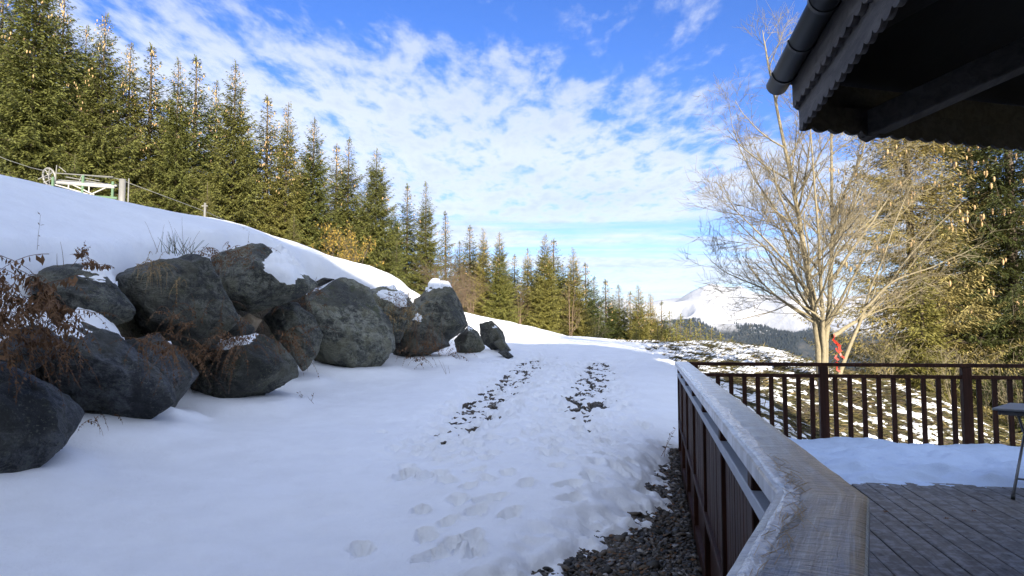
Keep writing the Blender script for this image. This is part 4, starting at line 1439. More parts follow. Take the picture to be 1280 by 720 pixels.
def near_railing():
    e = empty('deck_railing', uv(0.343, 5), label='long dark boarded railing with a broad frosted handrail beside the snowy track', cat='railing')
    inv = Matrix.Translation(-e.location)

    def put(name, mb, mat, parent=e, smooth=False):
        me = mb if isinstance(mb, bpy.types.Mesh) else mb.me(name, smooth)
        me.transform(inv)
        return obj(name, me, mat, parent)
    cap = put('handrail', cap_mesh(), CAP)
    cap['label'] = 'broad weathered handrail with frost and a mitred bend'
    vs = [9.78, 8.52, 7.26, 6.00, 4.74, 3.48, 2.40]
    for i, v in enumerate(vs + [1.72]):
        m = MB().box(uv(0.330, v, (RAIL_Z - 0.053 - 0.32) / 2), (0.09, 0.09, RAIL_Z - 0.053 + 0.32), Euler((0, 0, -TH)).to_matrix(), 0.004)
        put('post', m, RAILW)
    a, b = 1.76, 9.74
    frostw = mat_plain('frosted_rail', (0.34, 0.38, 0.44), 0.5, 0.25, 4)
    for z, nm, mt in ((RAIL_Z - 0.165, 'middle_rail', frostw), (0.345, 'bottom_rail', RAILW)):
        put(nm, MB().bar(uv(0.318, a, z), uv(0.318, b, z), 0.072, 0.045, bev=0.003), mt)
    bw = 0.092
    # upright boards of the panels, each its own piece
    for i in range(len(vs)):
        v1 = vs[i] - 0.05
        v0 = (vs[i + 1] if i + 1 < len(vs) else 1.72) + 0.05
        k = max(1, int(round((v1 - v0) / (bw + 0.006))))
        w = (v1 - v0) / k
        for j in range(k):
            c = uv(0.312 + random.uniform(-.0015, .0015), v0 + w * (j + 0.5), (RAIL_Z - 0.19 + 0.325) / 2 - 0.0)
            put('board', MB().box(c, (0.018, w - 0.015, RAIL_Z - 0.19 - 0.37), Euler((0, 0, -TH)).to_matrix(), 0.002), RAILW)
    # skirt under the bottom rail
    for i in range(len(vs)):
        v1 = vs[i] - 0.05
        v0 = (vs[i + 1] if i + 1 < len(vs) else 1.72) + 0.05
        put('skirt_board', MB().box(uv(0.327, (v0 + v1) / 2, 0.322 / 2 - 0.16), (0.018, v1 - v0, 0.322 + 0.26), Euler((0, 0, -TH)).to_matrix(), 0.002), RAILW)
    # short leg towards the house
    d = (PA - P0).normalized(); nn = Vector((d.y, -d.x, 0))
    for z, nm in ((RAIL_Z - 0.165, 'middle_rail'), (0.345, 'bottom_rail')):
        s = P0 + d * 0.10 + nn * 0.02; q = PA + nn * 0.02
        put(nm, MB().bar((s.x, s.y, z), (q.x, q.y, z), 0.07, 0.045, bev=0.003), RAILW)
    for k in range(3):
        p = P0 + d * (0.12 + 1.5 * k)
        put('post', MB().box((p.x, p.y, (RAIL_Z - 0.053 - 0.32) / 2), (0.09, 0.09, RAIL_Z - 0.053 + 0.32), Euler((0, 0, -H2)).to_matrix(), 0.004), RAILW)
    k = 30
    for j in range(k):
        p = P0 + d * (0.17 + 0.098 * j) + nn * 0.03
        put('board', MB().box((p.x, p.y, (RAIL_Z - 0.19 + 0.325) / 2), (0.018, 0.084, RAIL_Z - 0.19 - 0.37), Euler((0, 0, -H2)).to_matrix(), 0.002), RAILW)
    # sheet of ice on the outer half of the cap
    r = np.random.default_rng(9)
    NU, NV = 12, 150
    vv = np.linspace(-0.75, 7.6, NV)
    d1 = (P0 - PA).normalized(); d2 = (PB - P0).normalized()
    n1 = Vector((d1.y, -d1.x, 0)); n2 = Vector((d2.y, -d2.x, 0))
    V = []
    for s in vv:
        lo = -0.075 + 0.012 * pn(np.array([s * 2.0]), np.array([4.0]))[0]
        wid = np.interp(s, [-0.75, -0.6, -0.2, 0.0, 0.5, 1.4, 3.0, 5.0, 7.6], [0.005, 0.035, 0.04, 0.04, 0.045, 0.055, 0.05, 0.04, 0.0])
        wid *= 1 + 0.35 * fbm(np.array([s * 3.1]), np.array([1.0]), 2.0, 3)[0]
        for j in range(NU):
            g = j / (NU - 1)
            u = lo + wid * g
            if s < 0:
                p = P0 + d1 * s + n1 * u
            else:
                p = P0 + d2 * s + n2 * u
            h = 0.0042 * (1 - abs(2 * g - 1) ** 7) - 0.0022 + 0.0022 * pn(np.array([s * 14]), np.array([u * 60]), 0.7)[0]
            V.append((p.x, p.y, RAIL_Z + h))
    put('ice_sheet', mesh('ice', np.array(V), grid_faces(NV, NU), True), ICE, cap)
    st = MB()
    rr = random.Random(6)
    for k in range(95):
        s = rr.choice([rr.gauss(-0.33, 0.16), rr.gauss(-0.33, 0.16), rr.gauss(0.10, 0.06), rr.gauss(0.3, 0.08)])
        u = -0.055 + rr.gauss(0.018, 0.013)
        a = rr.gauss(0, 0.28); L = rr.uniform(0.03, 0.10)
        c = (P0 + d1 * s + n1 * u) if s < 0 else (P0 + d2 * s + n2 * u)
        d = d1 if s < 0 else d2
        t = Vector((d.x * math.cos(a) - d.y * math.sin(a), d.x * math.sin(a) + d.y * math.cos(a), 0))
        q0 = c - t * L / 2; q1 = c + t * L / 2
        z = RAIL_Z + 0.0045
        st.tube([(q0.x, q0.y, z), (c.x + rr.gauss(0, .0012), c.y + rr.gauss(0, .0012), z + rr.uniform(0, .002)), (q1.x, q1.y, z)], rr.uniform(0.0004, 0.0007), 3, False)
    so = put('straw', st, STRAW, cap)
    so['kind'] = 'stuff'


near_railing()


def far_railing():
    e = empty('deck_railing', uv(2, V_END), label='dark slatted railing with thin uprights across the far end of the deck', cat='railing')
    inv = Matrix.Translation(-e.location)
    rot = Euler((0, 0, -TH)).to_matrix()

    def put(name, mb, mat=RAILW):
        me = mb.me(name); me.transform(inv)
        return obj(name, me, mat, e)
    u0, u1 = 0.45, 7.4
    put('handrail', MB().bar(uv(u0 - 0.02, V_END, RAIL_Z - 0.024), uv(u1, V_END, RAIL_Z - 0.024), 0.085, 0.046, bev=0.004))
    put('middle_rail', MB().bar(uv(u0, V_END, RAIL_Z - 0.168), uv(u1, V_END, RAIL_Z - 0.168), 0.055, 0.045, bev=0.003))
    put('bottom_rail', MB().bar(uv(u0, V_END, 0.09), uv(u1, V_END, 0.09), 0.055, 0.045, bev=0.003))
    posts = [2.10, 3.75, 5.40, 7.05]
    for u in posts + [0.50]:
        put('post', MB().box(uv(u, V_END, (RAIL_Z - 0.048) / 2), (0.105, 0.10, RAIL_Z - 0.048), rot, 0.004))
    bm_ = MB().box((0, 0, 0), (0.055, 0.035, RAIL_Z - 0.192 - 0.113), None, 0.003).me('baluster')
    edges = [0.50] + posts
    for i in range(len(edges) - 1):
        a, b = edges[i] + 0.055, edges[i + 1] - 0.055
        k = int(round((b - a) / 0.172))
        for j in range(k):
            u = a + (b - a) * (j + 0.5) / k
            o = obj('baluster', bm_, RAILW, e)
            o.location = uv(u, V_END, (RAIL_Z - 0.192 + 0.113) / 2) - e.location
            o.rotation_euler = (random.uniform(-.004, .004), random.uniform(-.004, .004), -TH)


far_railing()


def deck_snow():
    us = np.linspace(0.36, 7.3, 330); vs = np.linspace(6.6, V_END - 0.02, 170)
    U, Vv = np.meshgrid(us, vs, indexing='ij')
    X = UX * U + VX * Vv; Y = UY * U + VY * Vv
    front = 7.75 + 0.10 * fbm(U * 0.9, U * 0, 2.0, 3) + 0.05 * fbm(U * 5, U * 0 + 7, 1.0, 4, 0.6) + 0.10 * (U - 1.5) * 0.35
    k = Vv - front
    body = sstep(k, 0.0, 0.20)
    t = body * (0.055 + 0.075 * sstep(k, 0.1, 1.6) + 0.10 * fbm(U * 1.1 + 0.9 * Vv, Vv * 2.6, 3.0, 4, 0.5)) - 0.014
    t = t + 0.018 * sstep(k + 0.16 * fbm(U * 6, Vv * 9, 4.0, 3), 0.02, 0.06)
    lump = fbm(U * 2.2 - Vv, Vv * 2.2 + 0.5 * U, 9.0, 2)
    t = t + body * 0.06 * np.clip(lump, -0.3, 0.7) * (1 - sstep(k, 1.0, 1.7) * 0.6)
    V = np.stack([X, Y, t], -1).reshape(-1, 3)
    F = grid_faces(len(us), len(vs))
    F = F[(t.reshape(-1)[F] > -0.006).any(1)]
    used = np.zeros(len(V), bool); used[F.ravel()] = True
    obj('deck_snow', mesh('deck_snow', V[used], (np.cumsum(used) - 1)[F], True), SHADED_SNOW, kind='structure')


deck_snow()


# ------------------------------------------------------------------ folding table at the edge of the deck
def table():
    cx, cy = 5.03, 6.80
    e = empty('folding_table', (cx, cy, 0.0), label='grey folding table with crossed metal legs standing on the deck', cat='table')
    e.rotation_euler = (0, 0, R(45))
    h = 0.775
    rot = None
    obj('table_top', MB().box((0, 0, h), (0.76, 0.76, 0.022), rot, 0.004).me(), TABLE, e)
    obj('frame', MB().box((0, 0.33, h - 0.032), (0.68, 0.025, 0.04), rot).box((0, -0.33, h - 0.032), (0.68, 0.025, 0.04), rot).box((0.33, 0, h - 0.032), (0.024, 0.63, 0.04), rot).box((-0.33, 0, h - 0.032), (0.024, 0.63, 0.04), rot).me(), STEEL, e)
    for y in (-0.20, 0.20):
        for sx in (-1, 1):
            yy = y + 0.012 * sx
            leg = obj('leg', MB().tube([(sx * 0.34, yy, h - 0.03), (-sx * 0.56, yy, 0.03)], 0.0125, 10).me('leg', True), STEEL, e)
            obj('foot', MB().tube([(-sx * 0.548, yy, 0.042), (-sx * 0.572, yy, 0.002)], 0.018, 10).me('foot', True), GUTTER, leg)
    for sx in (-1, 1):
        obj('brace', MB().tube([(sx * 0.40, -0.20, 0.16), (sx * 0.40, 0.20, 0.16)], 0.009, 8).me('b', True), STEEL, e)


table()
# bits lying on the boards
for k, (px, py) in enumerate([(1098, 636), (1206, 635), (1172, 644)]):
    d = EYE * FPX / (py - HOR)
    lf = MB()
    for j in range(5):
        a = j * 1.25 + k
        lf.add([(0, 0, 0), (0.018 * math.cos(a), 0.018 * math.sin(a), 0.010), (0.032 * math.cos(a + .3), 0.032 * math.sin(a + .3), 0.004), (0.018 * math.cos(a + .7), 0.018 * math.sin(a + .7), 0.013)], [(0, 1, 2, 3)])
    obj('dead_leaf', lf.me(), DEAD, label='curled dead leaf lying on the bare deck boards', cat='leaf', group='dead leaves on the deck', loc=((px - 640) / FPX * d, d, 0.001))


# ------------------------------------------------------------------ pavilion roof over the terrace
def pavilion():
    zc = EYE + 1.05                                    # underside of the lower trim
    c0 = Vector((1.47, 3.62, 0))                       # corner of the lower trim
    d1 = Vector((-math.sin(R(10)), -math.cos(R(10)), 0))
    d2 = Vector((math.cos(R(16)), math.sin(R(16)), 0))
    nin1 = Vector((math.cos(R(10)), -math.sin(R(10)), 0))   # inward from edge 1
    nin2 = Vector((math.sin(R(16)), -math.cos(R(16)), 0))   # inward from edge 2
    e = empty('terrace_pavilion', (c0.x + 2.6, c0.y - 2.4, 0), label='dark timber pavilion roof with scalloped eaves and black gutter over the terrace', cat='pavilion')
    inv = Matrix.Translation(-e.location)

    def put(name, mb, mat, parent=e, smooth=False):
        me = mb if isinstance(mb, bpy.types.Mesh) else mb.me(name, smooth)
        me.transform(inv)
        return obj(name, me, mat, parent)

    def off(k):
        """corner pushed outwards by k from both edges"""
        # solve p with distance -k inside both edges
        A = np.array([[nin1.x, nin1.y], [nin2.x, nin2.y]])
        b = np.array([-k, -k])
        s = np.linalg.solve(A, b)
        return c0 + Vector((s[0], s[1], 0))

    def trim(start, d, L, z0, h, nrm, phase=0.0):
        """fascia board with a scalloped lower edge; real thickness"""
        pitch = 0.098; t = 0.022
        n = int(L / pitch) * 8
        V = []; F = []
        for i in range(n + 1):
            s = L * i / n
            ph = (s / pitch + phase) % 1.0
            sc = math.sqrt(max(0, 1 - (2 * ph - 1) ** 2)) * 0.032
            p = start + d * s
            for k, o in ((0, 0.0), (1, t)):
                q = p + nrm * o
                V.append((q.x, q.y, z0 + 0.032 - sc)); V.append((q.x, q.y, z0 + h))
        for i in range(n):
            a = i * 4; b = a + 4
            F += [(a, b, b + 1, a + 1), (a + 2, a + 3, b + 3, b + 2), (a, a + 2, b + 2, b), (a + 1, b + 1, b + 3, a + 3)]
        F += [(0, 1, 3, 2), (n * 4, n * 4 + 2, n * 4 + 3, n * 4 + 1)]
        m = MB(); m.add(V, F)
        return m
    L1, L2 = 3.6, 4.4
    # lower trim (inner) and upper trim (outer)
    put('trim_board', trim(c0, d1, L1, zc, 0.14, nin1), TRIMW)
    put('trim_board', trim(c0 + d2 * 0.0, d2, L2, zc, 0.14, nin2, 0.3), TRIMW)
    c1 = off(0.026)
    put('trim_board', trim(c1, d1, L1, zc + 0.115, 0.15, nin1), TRIMW)
    put('trim_board', trim(c1, d2, L2, zc + 0.115, 0.15, nin2), TRIMW)
    # roof planes, an irregular hexagon rising to an apex
    cg = off(0.06)
    a1 = cg + d1 * 3.7; a2 = cg + d2 * 4.5
    d3 = Vector((math.cos(R(-44)), math.sin(R(-44)), 0))
    a3 = a2 + d3 * 3.6
    a0 = a1 + (a3 - a1).normalized() * 0.0
    a4 = a1 + Vector((math.cos(R(-50)), math.sin(R(-50)), 0)) * 3.4
    ring = [cg, a1, a4, a3 + Vector((-0.6, -2.6, 0)), a3, a2]
    ap = sum((Vector(p) for p in ring), Vector()) / 6; zt = zc + 0.262
    apex = Vector((ap.x, ap.y, zt + 1.35))
    rf = MB()
    n = len(ring)
    V = [(p.x, p.y, zt) for p in ring] + [tuple(apex)] + [(p.x, p.y, zt + 0.05) for p in ring] + [(apex.x, apex.y, apex.z + 0.06)]
    F = []
    for i in range(n):
        j = (i + 1) % n
        F += [(i, j, n), (n + 1 + j, n + 1 + i, 2 * n + 1), (i, n + 1 + i, n + 1 + j, j)]
    rf.add(V, F)
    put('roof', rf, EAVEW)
    # slates: courses along the two edges that show, each its own piece
    for (st, d, nrm, L) in ((cg, d1, nin1, 3.6), (cg, d2, nin2, 4.4)):
        mid = st + d * L / 2
        slope = (apex.z - zt) / max(0.3, (apex - mid).dot(nrm))
        m3 = Matrix((d, (nrm + Vector((0, 0, slope))).normalized(), d.cross((nrm + Vector((0, 0, slope))).normalized()))).transposed()
        sm = MB().box((0, 0, 0), (0.20, 0.30, 0.014)).me('slate')
        for row in range(2):
            for k in range(int(L / 0.205)):
                s = 0.10 + 0.205 * k + (0.1 if row else 0)
                p = st + d * s + nrm * (0.11 + 0.24 * row)
                o = obj('slate', sm, SLATE, e)
                M = m3.to_4x4(); M.translation = Vector((p.x, p.y, zt + 0.068 + slope * (0.11 + 0.24 * row) + 0.012 * row + random.uniform(-.004, .006))) - e.location
                o.matrix_local = M
    # gutter: half round channel outside edge 1 with its brackets
    def halfpipe(a, b, rad, t=0.004):
        d = (b - a).normalized(); x = Vector((d.y, -d.x, 0))
        V = []; F = []
        N = 14
        for p in (a, b):
            for rr in (rad, rad - t):
                for k in range(N + 1):
                    an = math.pi + math.pi * k / N
                    V.append(p + x * (rr * math.cos(an)) + Vector((0, 0, rr * math.sin(an))))
        s = N + 1
        for k in range(N):
            F += [(k, k + 1, 2 * s + k + 1, 2 * s + k), (s + k + 1, s + k, 3 * s + k, 3 * s + k + 1), (k, s + k, s + k + 1, k + 1), (2 * s + k, 2 * s + k + 1, 3 * s + k + 1, 3 * s + k)]
        F += [(0, 2 * s, 3 * s, s), (N, s + N, 3 * s + N, 2 * s + N)]
        F.append(tuple(range(s)))
        m = MB(); m.add(V, F)
        return m
    gz = zt + 0.012
    ga = off(0.088) + d1 * -0.02; ga.z = gz
    gb = ga + d1 * 3.6
    g = put('gutter', halfpipe(ga, gb, 0.057), GUTTER, smooth=True)
    for k in range(9):
        p = ga + d1 * (0.17 + 0.40 * k)
        put('gutter_bracket', halfpipe(p, p + d1 * 0.024, 0.0620, 0.006), GUTTER, g)
    # hip rafters, wall plate, joists under the roof
    h0 = Vector(pix(1085, 157, 3.78)); h1 = Vector(pix(1285, 66, 3.30))
    dd = (h1 - h0).normalized()
    put('hip_rafter', MB().bar(h0 - dd * 0.02, h0 + dd * 2.3, 0.105, 0.13, bev=0.006), TRIMW)
    put('metal_strap', MB().bar(Vector(pix(1036, 149, 3.72)), Vector(pix(1084, 163, 3.80)), 0.05, 0.012), GALV)
    # posts that carry it, outside the picture
    for p in ring[2:]:
        q = p + (Vector((ap.x, ap.y, 0)) - Vector((p.x, p.y, 0))) * 0.12
        put('post', MB().box((q.x, q.y, (zt + 0.05) / 2), (0.14, 0.14, zt + 0.05)), EAVEW)
    bp = ring[1] + (Vector((ap.x, ap.y, 0)) - Vector((ring[1].x, ring[1].y, 0))) * 0.10
    put('post', MB().box((bp.x, bp.y, (zt + 0.05) / 2), (0.14, 0.14, zt + 0.05)), EAVEW)


pavilion()


# ------------------------------------------------------------------ chalet behind the camera (casts the shade of the foreground)
def chalet():
    x0, x1, y0, y1 = -8.0, 11.4, -14.5, -3.8
    ze, zr = 8.6, 11.7
    ym = (y0 + y1) / 2
    e = empty('chalet', ((x0 + x1) / 2, ym, 0), label='tall timber chalet with a slate gable roof behind the terrace', cat='building')
    inv = Matrix.Translation(-e.location)

    def put(name, mb, mat, parent=e):
        me = mb.me(name); me.transform(inv)
        return obj(name, me, mat, parent)
    w = MB()
    w.add([(x0, y0, -3), (x1, y0, -3), (x1, y1, -3), (x0, y1, -3), (x0, y0, ze), (x1, y0, ze), (x1, y1, ze), (x0, y1, ze), (x0, ym, zr), (x1, ym, zr)],
          [(3, 2, 1, 0), (0, 1, 5, 4), (2, 3, 7, 6), (0, 4, 8, 7, 3), (1, 2, 6, 9, 5), (4, 5, 9, 8), (7, 8, 9, 6)])
    put('wall', w, WALLW)
    for sy, ye in ((1, y1 + 1.2), (-1, y0 - 1.2)):
        sl = (zr - ze) / (ym - y0)
        ze2 = ze - 1.2 * sl
        r = MB()
        r.add([(x0 - 1.2, ye, ze2 + .05), (x1 + 1.2, ye, ze2 + .05), (x1 + 1.2, ym + 0.002 * sy, zr + .05), (x0 - 1.2, ym + 0.002 * sy, zr + .05), (x0 - 1.2, ye, ze2 + .3), (x1 + 1.2, ye, ze2 + .3), (x1 + 1.2, ym + 0.002 * sy, zr + .3), (x0 - 1.2, ym + 0.002 * sy, zr + .3)],
              [(3, 2, 1, 0), (4, 5, 6, 7), (0, 1, 5, 4), (1, 2, 6, 5), (2, 3, 7, 6), (3, 0, 4, 7)])
        put('roof', r, SLATE)
    for fl in range(3):
        for k in range(5):
            cx = x0 + 2.0 + 3.6 * k; cz = 1.4 + 2.9 * fl
            wn = put('window', MB().box((cx, y1 + 0.02, cz), (1.25, 0.10, 1.35)), TRIMW)
            put('pane', MB().box((cx - 0.27, y1 + 0.065, cz), (0.46, 0.03, 1.1)), GLASS, wn)
            put('pane', MB().box((cx + 0.27, y1 + 0.065, cz), (0.46, 0.03, 1.1)), GLASS, wn)


chalet()


# ------------------------------------------------------------------ drag lift return gear on the bank
def lift():
    d = 22.0
    base = Vector(((147 - 640) / FPX * d, d, 0)); base.z = Ts(base.x, base.y) - 0.1
    e = empty('ski_lift_frame', tuple(base), label='green and white ski lift frame with pulley wheel on a grey post', cat='ski lift')
    inv = Matrix.Translation(-base)

    def q(px, py, dd=0.0):
        return Vector(pix(px, py, d + dd))

    def put(name, mb, mat, parent=e, smooth=False):
        me = mb.me(name, smooth); me.transform(inv)
        return obj(name, me, mat, parent)
    top = q(147, 222)
    put('post', MB().tube([base, top], 0.095, 14), GALV, smooth=True)
    put('pipe', MB().tube([q(155, 221), Vector((q(155, 221).x, d, base.z))], 0.02, 8), GALV, smooth=True)
    put('main_beam', MB().tube([q(64, 226), q(137, 232)], 0.052, 10), WHITEP, smooth=True)
    put('main_beam', MB().tube([q(66, 224, 0.7), q(140, 230, 0.7)], 0.045, 10), WHITEP, smooth=True)
    for dd in (0.0, 0.7):
        for px, y0, y1 in ((59, 219, 247), (97, 217, 244), (135, 225, 250)):
            put('upright', MB().bar(q(px, y0, dd), q(px, y1, dd), 0.065, 0.045, up=(0, 1, 0)), GREENP)
        put('lower_beam', MB().bar(q(56, 240, dd), q(141, 246, dd), 0.05, 0.06), GREENP)
        for a, b in (((62, 229), (104, 241)), ((84, 229), (112, 242)), ((106, 242), (130, 231)), ((79, 228), (79, 234)), ((105, 231), (105, 240))):
            put('brace', MB().tube([q(*a, dd), q(*b, dd)], 0.020, 6), WHITEP)
    for px, y in ((59, 243), (97, 240), (135, 247)):
        put('cross_beam', MB().bar(q(px, y, 0.0), q(px, y, 0.7), 0.05, 0.05), GREENP)
    # pulley wheel with rim and spokes
    c = q(54, 219, 0.3)
    w = MB()
    rw = 0.27
    ax = Vector((0.35, 0.9, 0.25)).normalized(); a1 = ax.orthogonal().normalized(); a2 = ax.cross(a1)
    pts = [c + (a1 * math.cos(k * 0.2618) + a2 * math.sin(k * 0.2618)) * rw for k in range(25)]
    w.tube(pts, 0.030, 7, False)
    wl = put('pulley_wheel', w, GALV, smooth=True)
    for k in range(5):
        put('spoke', MB().tube([c, c + (a1 * math.cos(k * 1.2566) + a2 * math.sin(k * 1.2566)) * rw], 0.014, 5), GALV, wl)
    for a, b in (((54, 207), (53, 222)), ((63, 204), (62, 222)), ((95, 217), (92, 226)), ((66, 206), (75, 213)), ((97, 220), (118, 224)), ((60, 214), (135, 219)), ((75, 219), (125, 228)), ((40, 222), (60, 213)), ((47, 227), (63, 218))):
        put('rod', MB().tube([q(*a, 0.2), q(*b, 0.2)], 0.014, 6), GALV)
    for nm, lab, P in (('cable', 'steel cable running down from the ski lift pulley along the bank', [(-60, 172, 21), (0, 197, 21.5), (30, 207, 22), (60, 214, 22.3), (97, 217, 22.3), (140, 221, 22.3), (250, 262, 24), (340, 301, 26), (420, 330, 28)]),
                       ('cable', 'lower steel cable passing under the ski lift frame', [(-60, 210, 21), (0, 230, 21.5), (40, 241, 22), (90, 251, 22), (135, 256, 22.3), (200, 268, 23), (300, 298, 25)])):
        pts = [Vector(pix(*p)) for p in P]
        obj(nm, MB().tube(pts, 0.011, 5).me(nm, True), WIRE, label=lab, cat='cable', group='ski lift cables')
    for k, (px, py, d) in enumerate([(345, 301, 26.0), (252, 258, 24)]):
        x = (px - 640) / FPX * d
        zt = EYE + (HOR - py) / FPX * d + 0.15
        zb = Ts(x, d) - 0.2
        p = obj('cable_post', MB().tube([(0, 0, 0), (0.01, 0, zt - zb)], [0.045, 0.038], 8).me('p', True), GALV, label='short grey post carrying the lift cable behind the bank', cat='post', group='cable posts', loc=(x, d, zb))
        obj('bracket', MB().bar((-0.10, 0, zt - zb - 0.10), (0.10, 0, zt - zb - 0.10), 0.03, 0.03).me('b'), GALV, p)


lift()


# ------------------------------------------------------------------ dead ferns, stems, grass
def frond(mb, p, d, L, r, droop=0.9, leaf=0.05, width=0.004):
    """one dead frond: a sagging midrib with shrivelled leaflets"""
    p = Vector(p); d = Vector(d).normalized()
    n = max(6, int(L / 0.05))
    pts = [p.copy()]
    for i in range(n):
        d = (d + Vector((r.gauss(0, .07), r.gauss(0, .07), r.gauss(0, .05) - droop / n * 1.5))).normalized()
        pts.append(pts[-1] + d * (L / n))
    mb.tube(pts, [width * (1 - 0.7 * i / n) for i in range(n + 1)], 3, False)
    for i in range(1, n):
        f = i / n
        for s in (-1, 1):
            if r.random() < 0.9:
                a = pts[i]
                t = (pts[i + 1] - pts[i]).normalized()
                sd = t.cross(Vector((r.gauss(0, .4), -1, r.gauss(0, .4)))).normalized() * s
                ll = leaf * (1.25 - f) * r.uniform(0.6, 1.4)
                tip = a + (sd * 0.6 + Vector((r.gauss(0, .3), r.gauss(0, .3), -0.75))).normalized() * ll
                m = (a + tip) / 2
                w = t * ll * 0.22 + Vector((r.gauss(0, .004), r.gauss(0, .004), 0))
                mb.add([a, m + w, tip, m - w], [(0, 1, 2, 3)])


def fern(px, py, depth, n, L, spread, label, seed, mat=DEAD, dirx=0.0, droop=0.9, leaf=0.05, group='dead ferns on the boulders', up=0.25, jit=0.25):
    r = random.Random(seed)
    mb = MB()
    for k in range(n):
        a = r.gauss(dirx, spread)
        frond(mb, (r.gauss(0, jit), r.gauss(0, 0.06), r.gauss(0, jit * 0.5)), (a, -0.35 + r.gauss(0, .2), up + r.gauss(0, 0.22)), L * r.uniform(0.55, 1.15), r, droop, leaf)
    return obj('dead_fern', mb.me('fern'), mat, label=label, cat='fern', group=group, loc=pix(px, py, depth * 0.975))


fern(10, 365, 6.9, 75, 0.85, 0.7, 'thick heap of brown dead fern over the wall end', 1, dirx=0.5, leaf=0.075, jit=0.30, up=-0.1)
fern(50, 425, 7.2, 36, 0.80, 0.35, 'brown fern fronds trailing down between the two nearest dark boulders', 2, dirx=0.25, droop=1.4, leaf=0.06, jit=0.16)
fern(-40, 395, 6.6, 26, 0.8, 0.7, 'brown fern tangle at the very end of the wall', 3, dirx=0.3, leaf=0.07, jit=0.3, up=-0.1)
fern(198, 432, 9.0, 26, 0.85, 0.18, 'brown fern spray hanging down beside the snow-streaked boulder', 4, dirx=0.32, droop=1.3, leaf=0.05, jit=0.13)
fern(268, 440, 11.5, 20, 0.85, 0.2, 'brown fern fronds hanging on the outer side of the squat boulder', 5, dirx=-0.05, droop=1.5, leaf=0.05, jit=0.15)
fern(298, 432, 11.4, 24, 0.90, 0.15, 'brown fern fronds hanging down the middle of the squat boulder', 6, dirx=0.1, droop=1.5, leaf=0.055, jit=0.12)
fern(352, 425, 12.0, 22, 0.80, 0.25, 'brown fern fronds hanging off the track side of the squat boulder', 7, dirx=0.35, droop=1.3, leaf=0.05, jit=0.15)
fern(300, 402, 12.2, 12, 0.55, 0.4, 'short brown fern under the diamond-shaped boulder', 8, droop=1.2, leaf=0.05, jit=0.2)
fern(190, 333, 10.6, 40, 0.42, 0.2, 'tuft of straw-coloured grass hanging over the diamond-shaped boulder', 9, STRAW, 0.3, 1.3, 0.02, jit=0.10)
fern(222, 350, 10.7, 6, 0.45, 0.1, 'single dangling straw wisp on the diamond-shaped boulder', 10, STRAW, 0.15, 1.6, 0.03, jit=0.03)
fern(268, 322, 12.9, 36, 0.45, 0.35, 'brown tuft at the near end of the overhanging boulder', 11, droop=1.2, leaf=0.045, jit=0.16)
fern(300, 315, 13.0, 30, 0.40, 0.4, 'brown tuft on top of the overhanging boulder', 12, droop=1.1, leaf=0.045, jit=0.22)
fern(385, 378, 15.3, 16, 0.55, 0.35, 'brown tuft in the notch beside the tall lichened boulder', 13, droop=1.2, leaf=0.05, jit=0.2)
fern(392, 362, 16.0, 14, 0.40, 0.4, 'small rusty tuft above the notch of the tall boulder', 14, droop=1.0, leaf=0.045, jit=0.09)
fern(510, 395, 17.9, 30, 0.75, 0.35, 'tan bush of dead stems between the tall boulder and the round one', 15, STRAW, 0.0, 1.0, 0.05, up=0.5, jit=0.25)
fern(525, 440, 17.8, 22, 0.70, 0.5, 'brown dead stalks spilling onto the snow from the end boulders', 16, dirx=0.4, droop=1.0, leaf=0.05, jit=0.25)
fern(570, 440, 19.8, 14, 0.5, 0.5, 'small brown stalks at the foot of the blue-grey boulder', 17, droop=1.0, leaf=0.05, jit=0.2)
fern(102, 318, 9.2, 9, 0.16, 0.3, 'shrivelled brown leaves standing in the snow above the wedge boulder', 18, up=0.6, droop=0.6, leaf=0.06, jit=0.02)
fern(122, 332, 9.1, 16, 0.22, 0.5, 'bunch of curled brown leaves at the edge of the snow above the wedge boulder', 19, up=0.4, droop=0.9, leaf=0.06, jit=0.05)
fern(500, 372, 18.0, 26, 0.45, 0.4, 'rusty tuft on top of the pale grey boulder', 22, droop=1.1, leaf=0.045, jit=0.2)
fern(238, 400, 10.7, 16, 0.55, 0.3, 'brown stems hanging in the gap beneath the diamond-shaped boulder', 23, droop=1.4, leaf=0.045, jit=0.15)
fern(125, 515, 8.3, 6, 0.30, 0.5, 'few brown stalks at the foot of the snow-streaked boulder', 20, droop=1.4, leaf=0.03, jit=0.1)


def stems(px, py, depth, n, h, label, seed, mat, spread=0.12, name='dry_stems', cat='plant', wid=0.004, jit=0.1, group='dry stems in the snow', seeds=True):
    r = random.Random(seed)
    mb = MB()
    for k in range(n):
        p = Vector((r.gauss(0, jit), r.gauss(0, jit), -0.08)); hh = h * r.uniform(0.5, 1.1) + 0.08
        d = Vector((r.gauss(0, spread), r.gauss(0, spread), 1)).normalized()
        pts = [p]
        m = 6
        for i in range(m):
            d = (d + Vector((r.gauss(0, .08), r.gauss(0, .08), 0))).normalized()
            pts.append(pts[-1] + d * hh / m)
        mb.tube(pts, [wid * (1 - .6 * i / m) for i in range(m + 1)], 3, False)
        if seeds:
            for i in range(2, m + 1):
                for _ in range(2):
                    q = pts[i]; t = q + Vector((r.gauss(0, .035), r.gauss(0, .035), r.uniform(-.03, .04)))
                    mb.add([q, (q + t) / 2 + Vector((.006, 0, .004)), t, (q + t) / 2 - Vector((.006, 0, .004))], [(0, 1, 2, 3)])
    return obj(name, mb.me(), mat, label=label, cat=cat, group=group, loc=pix(px, py, depth))


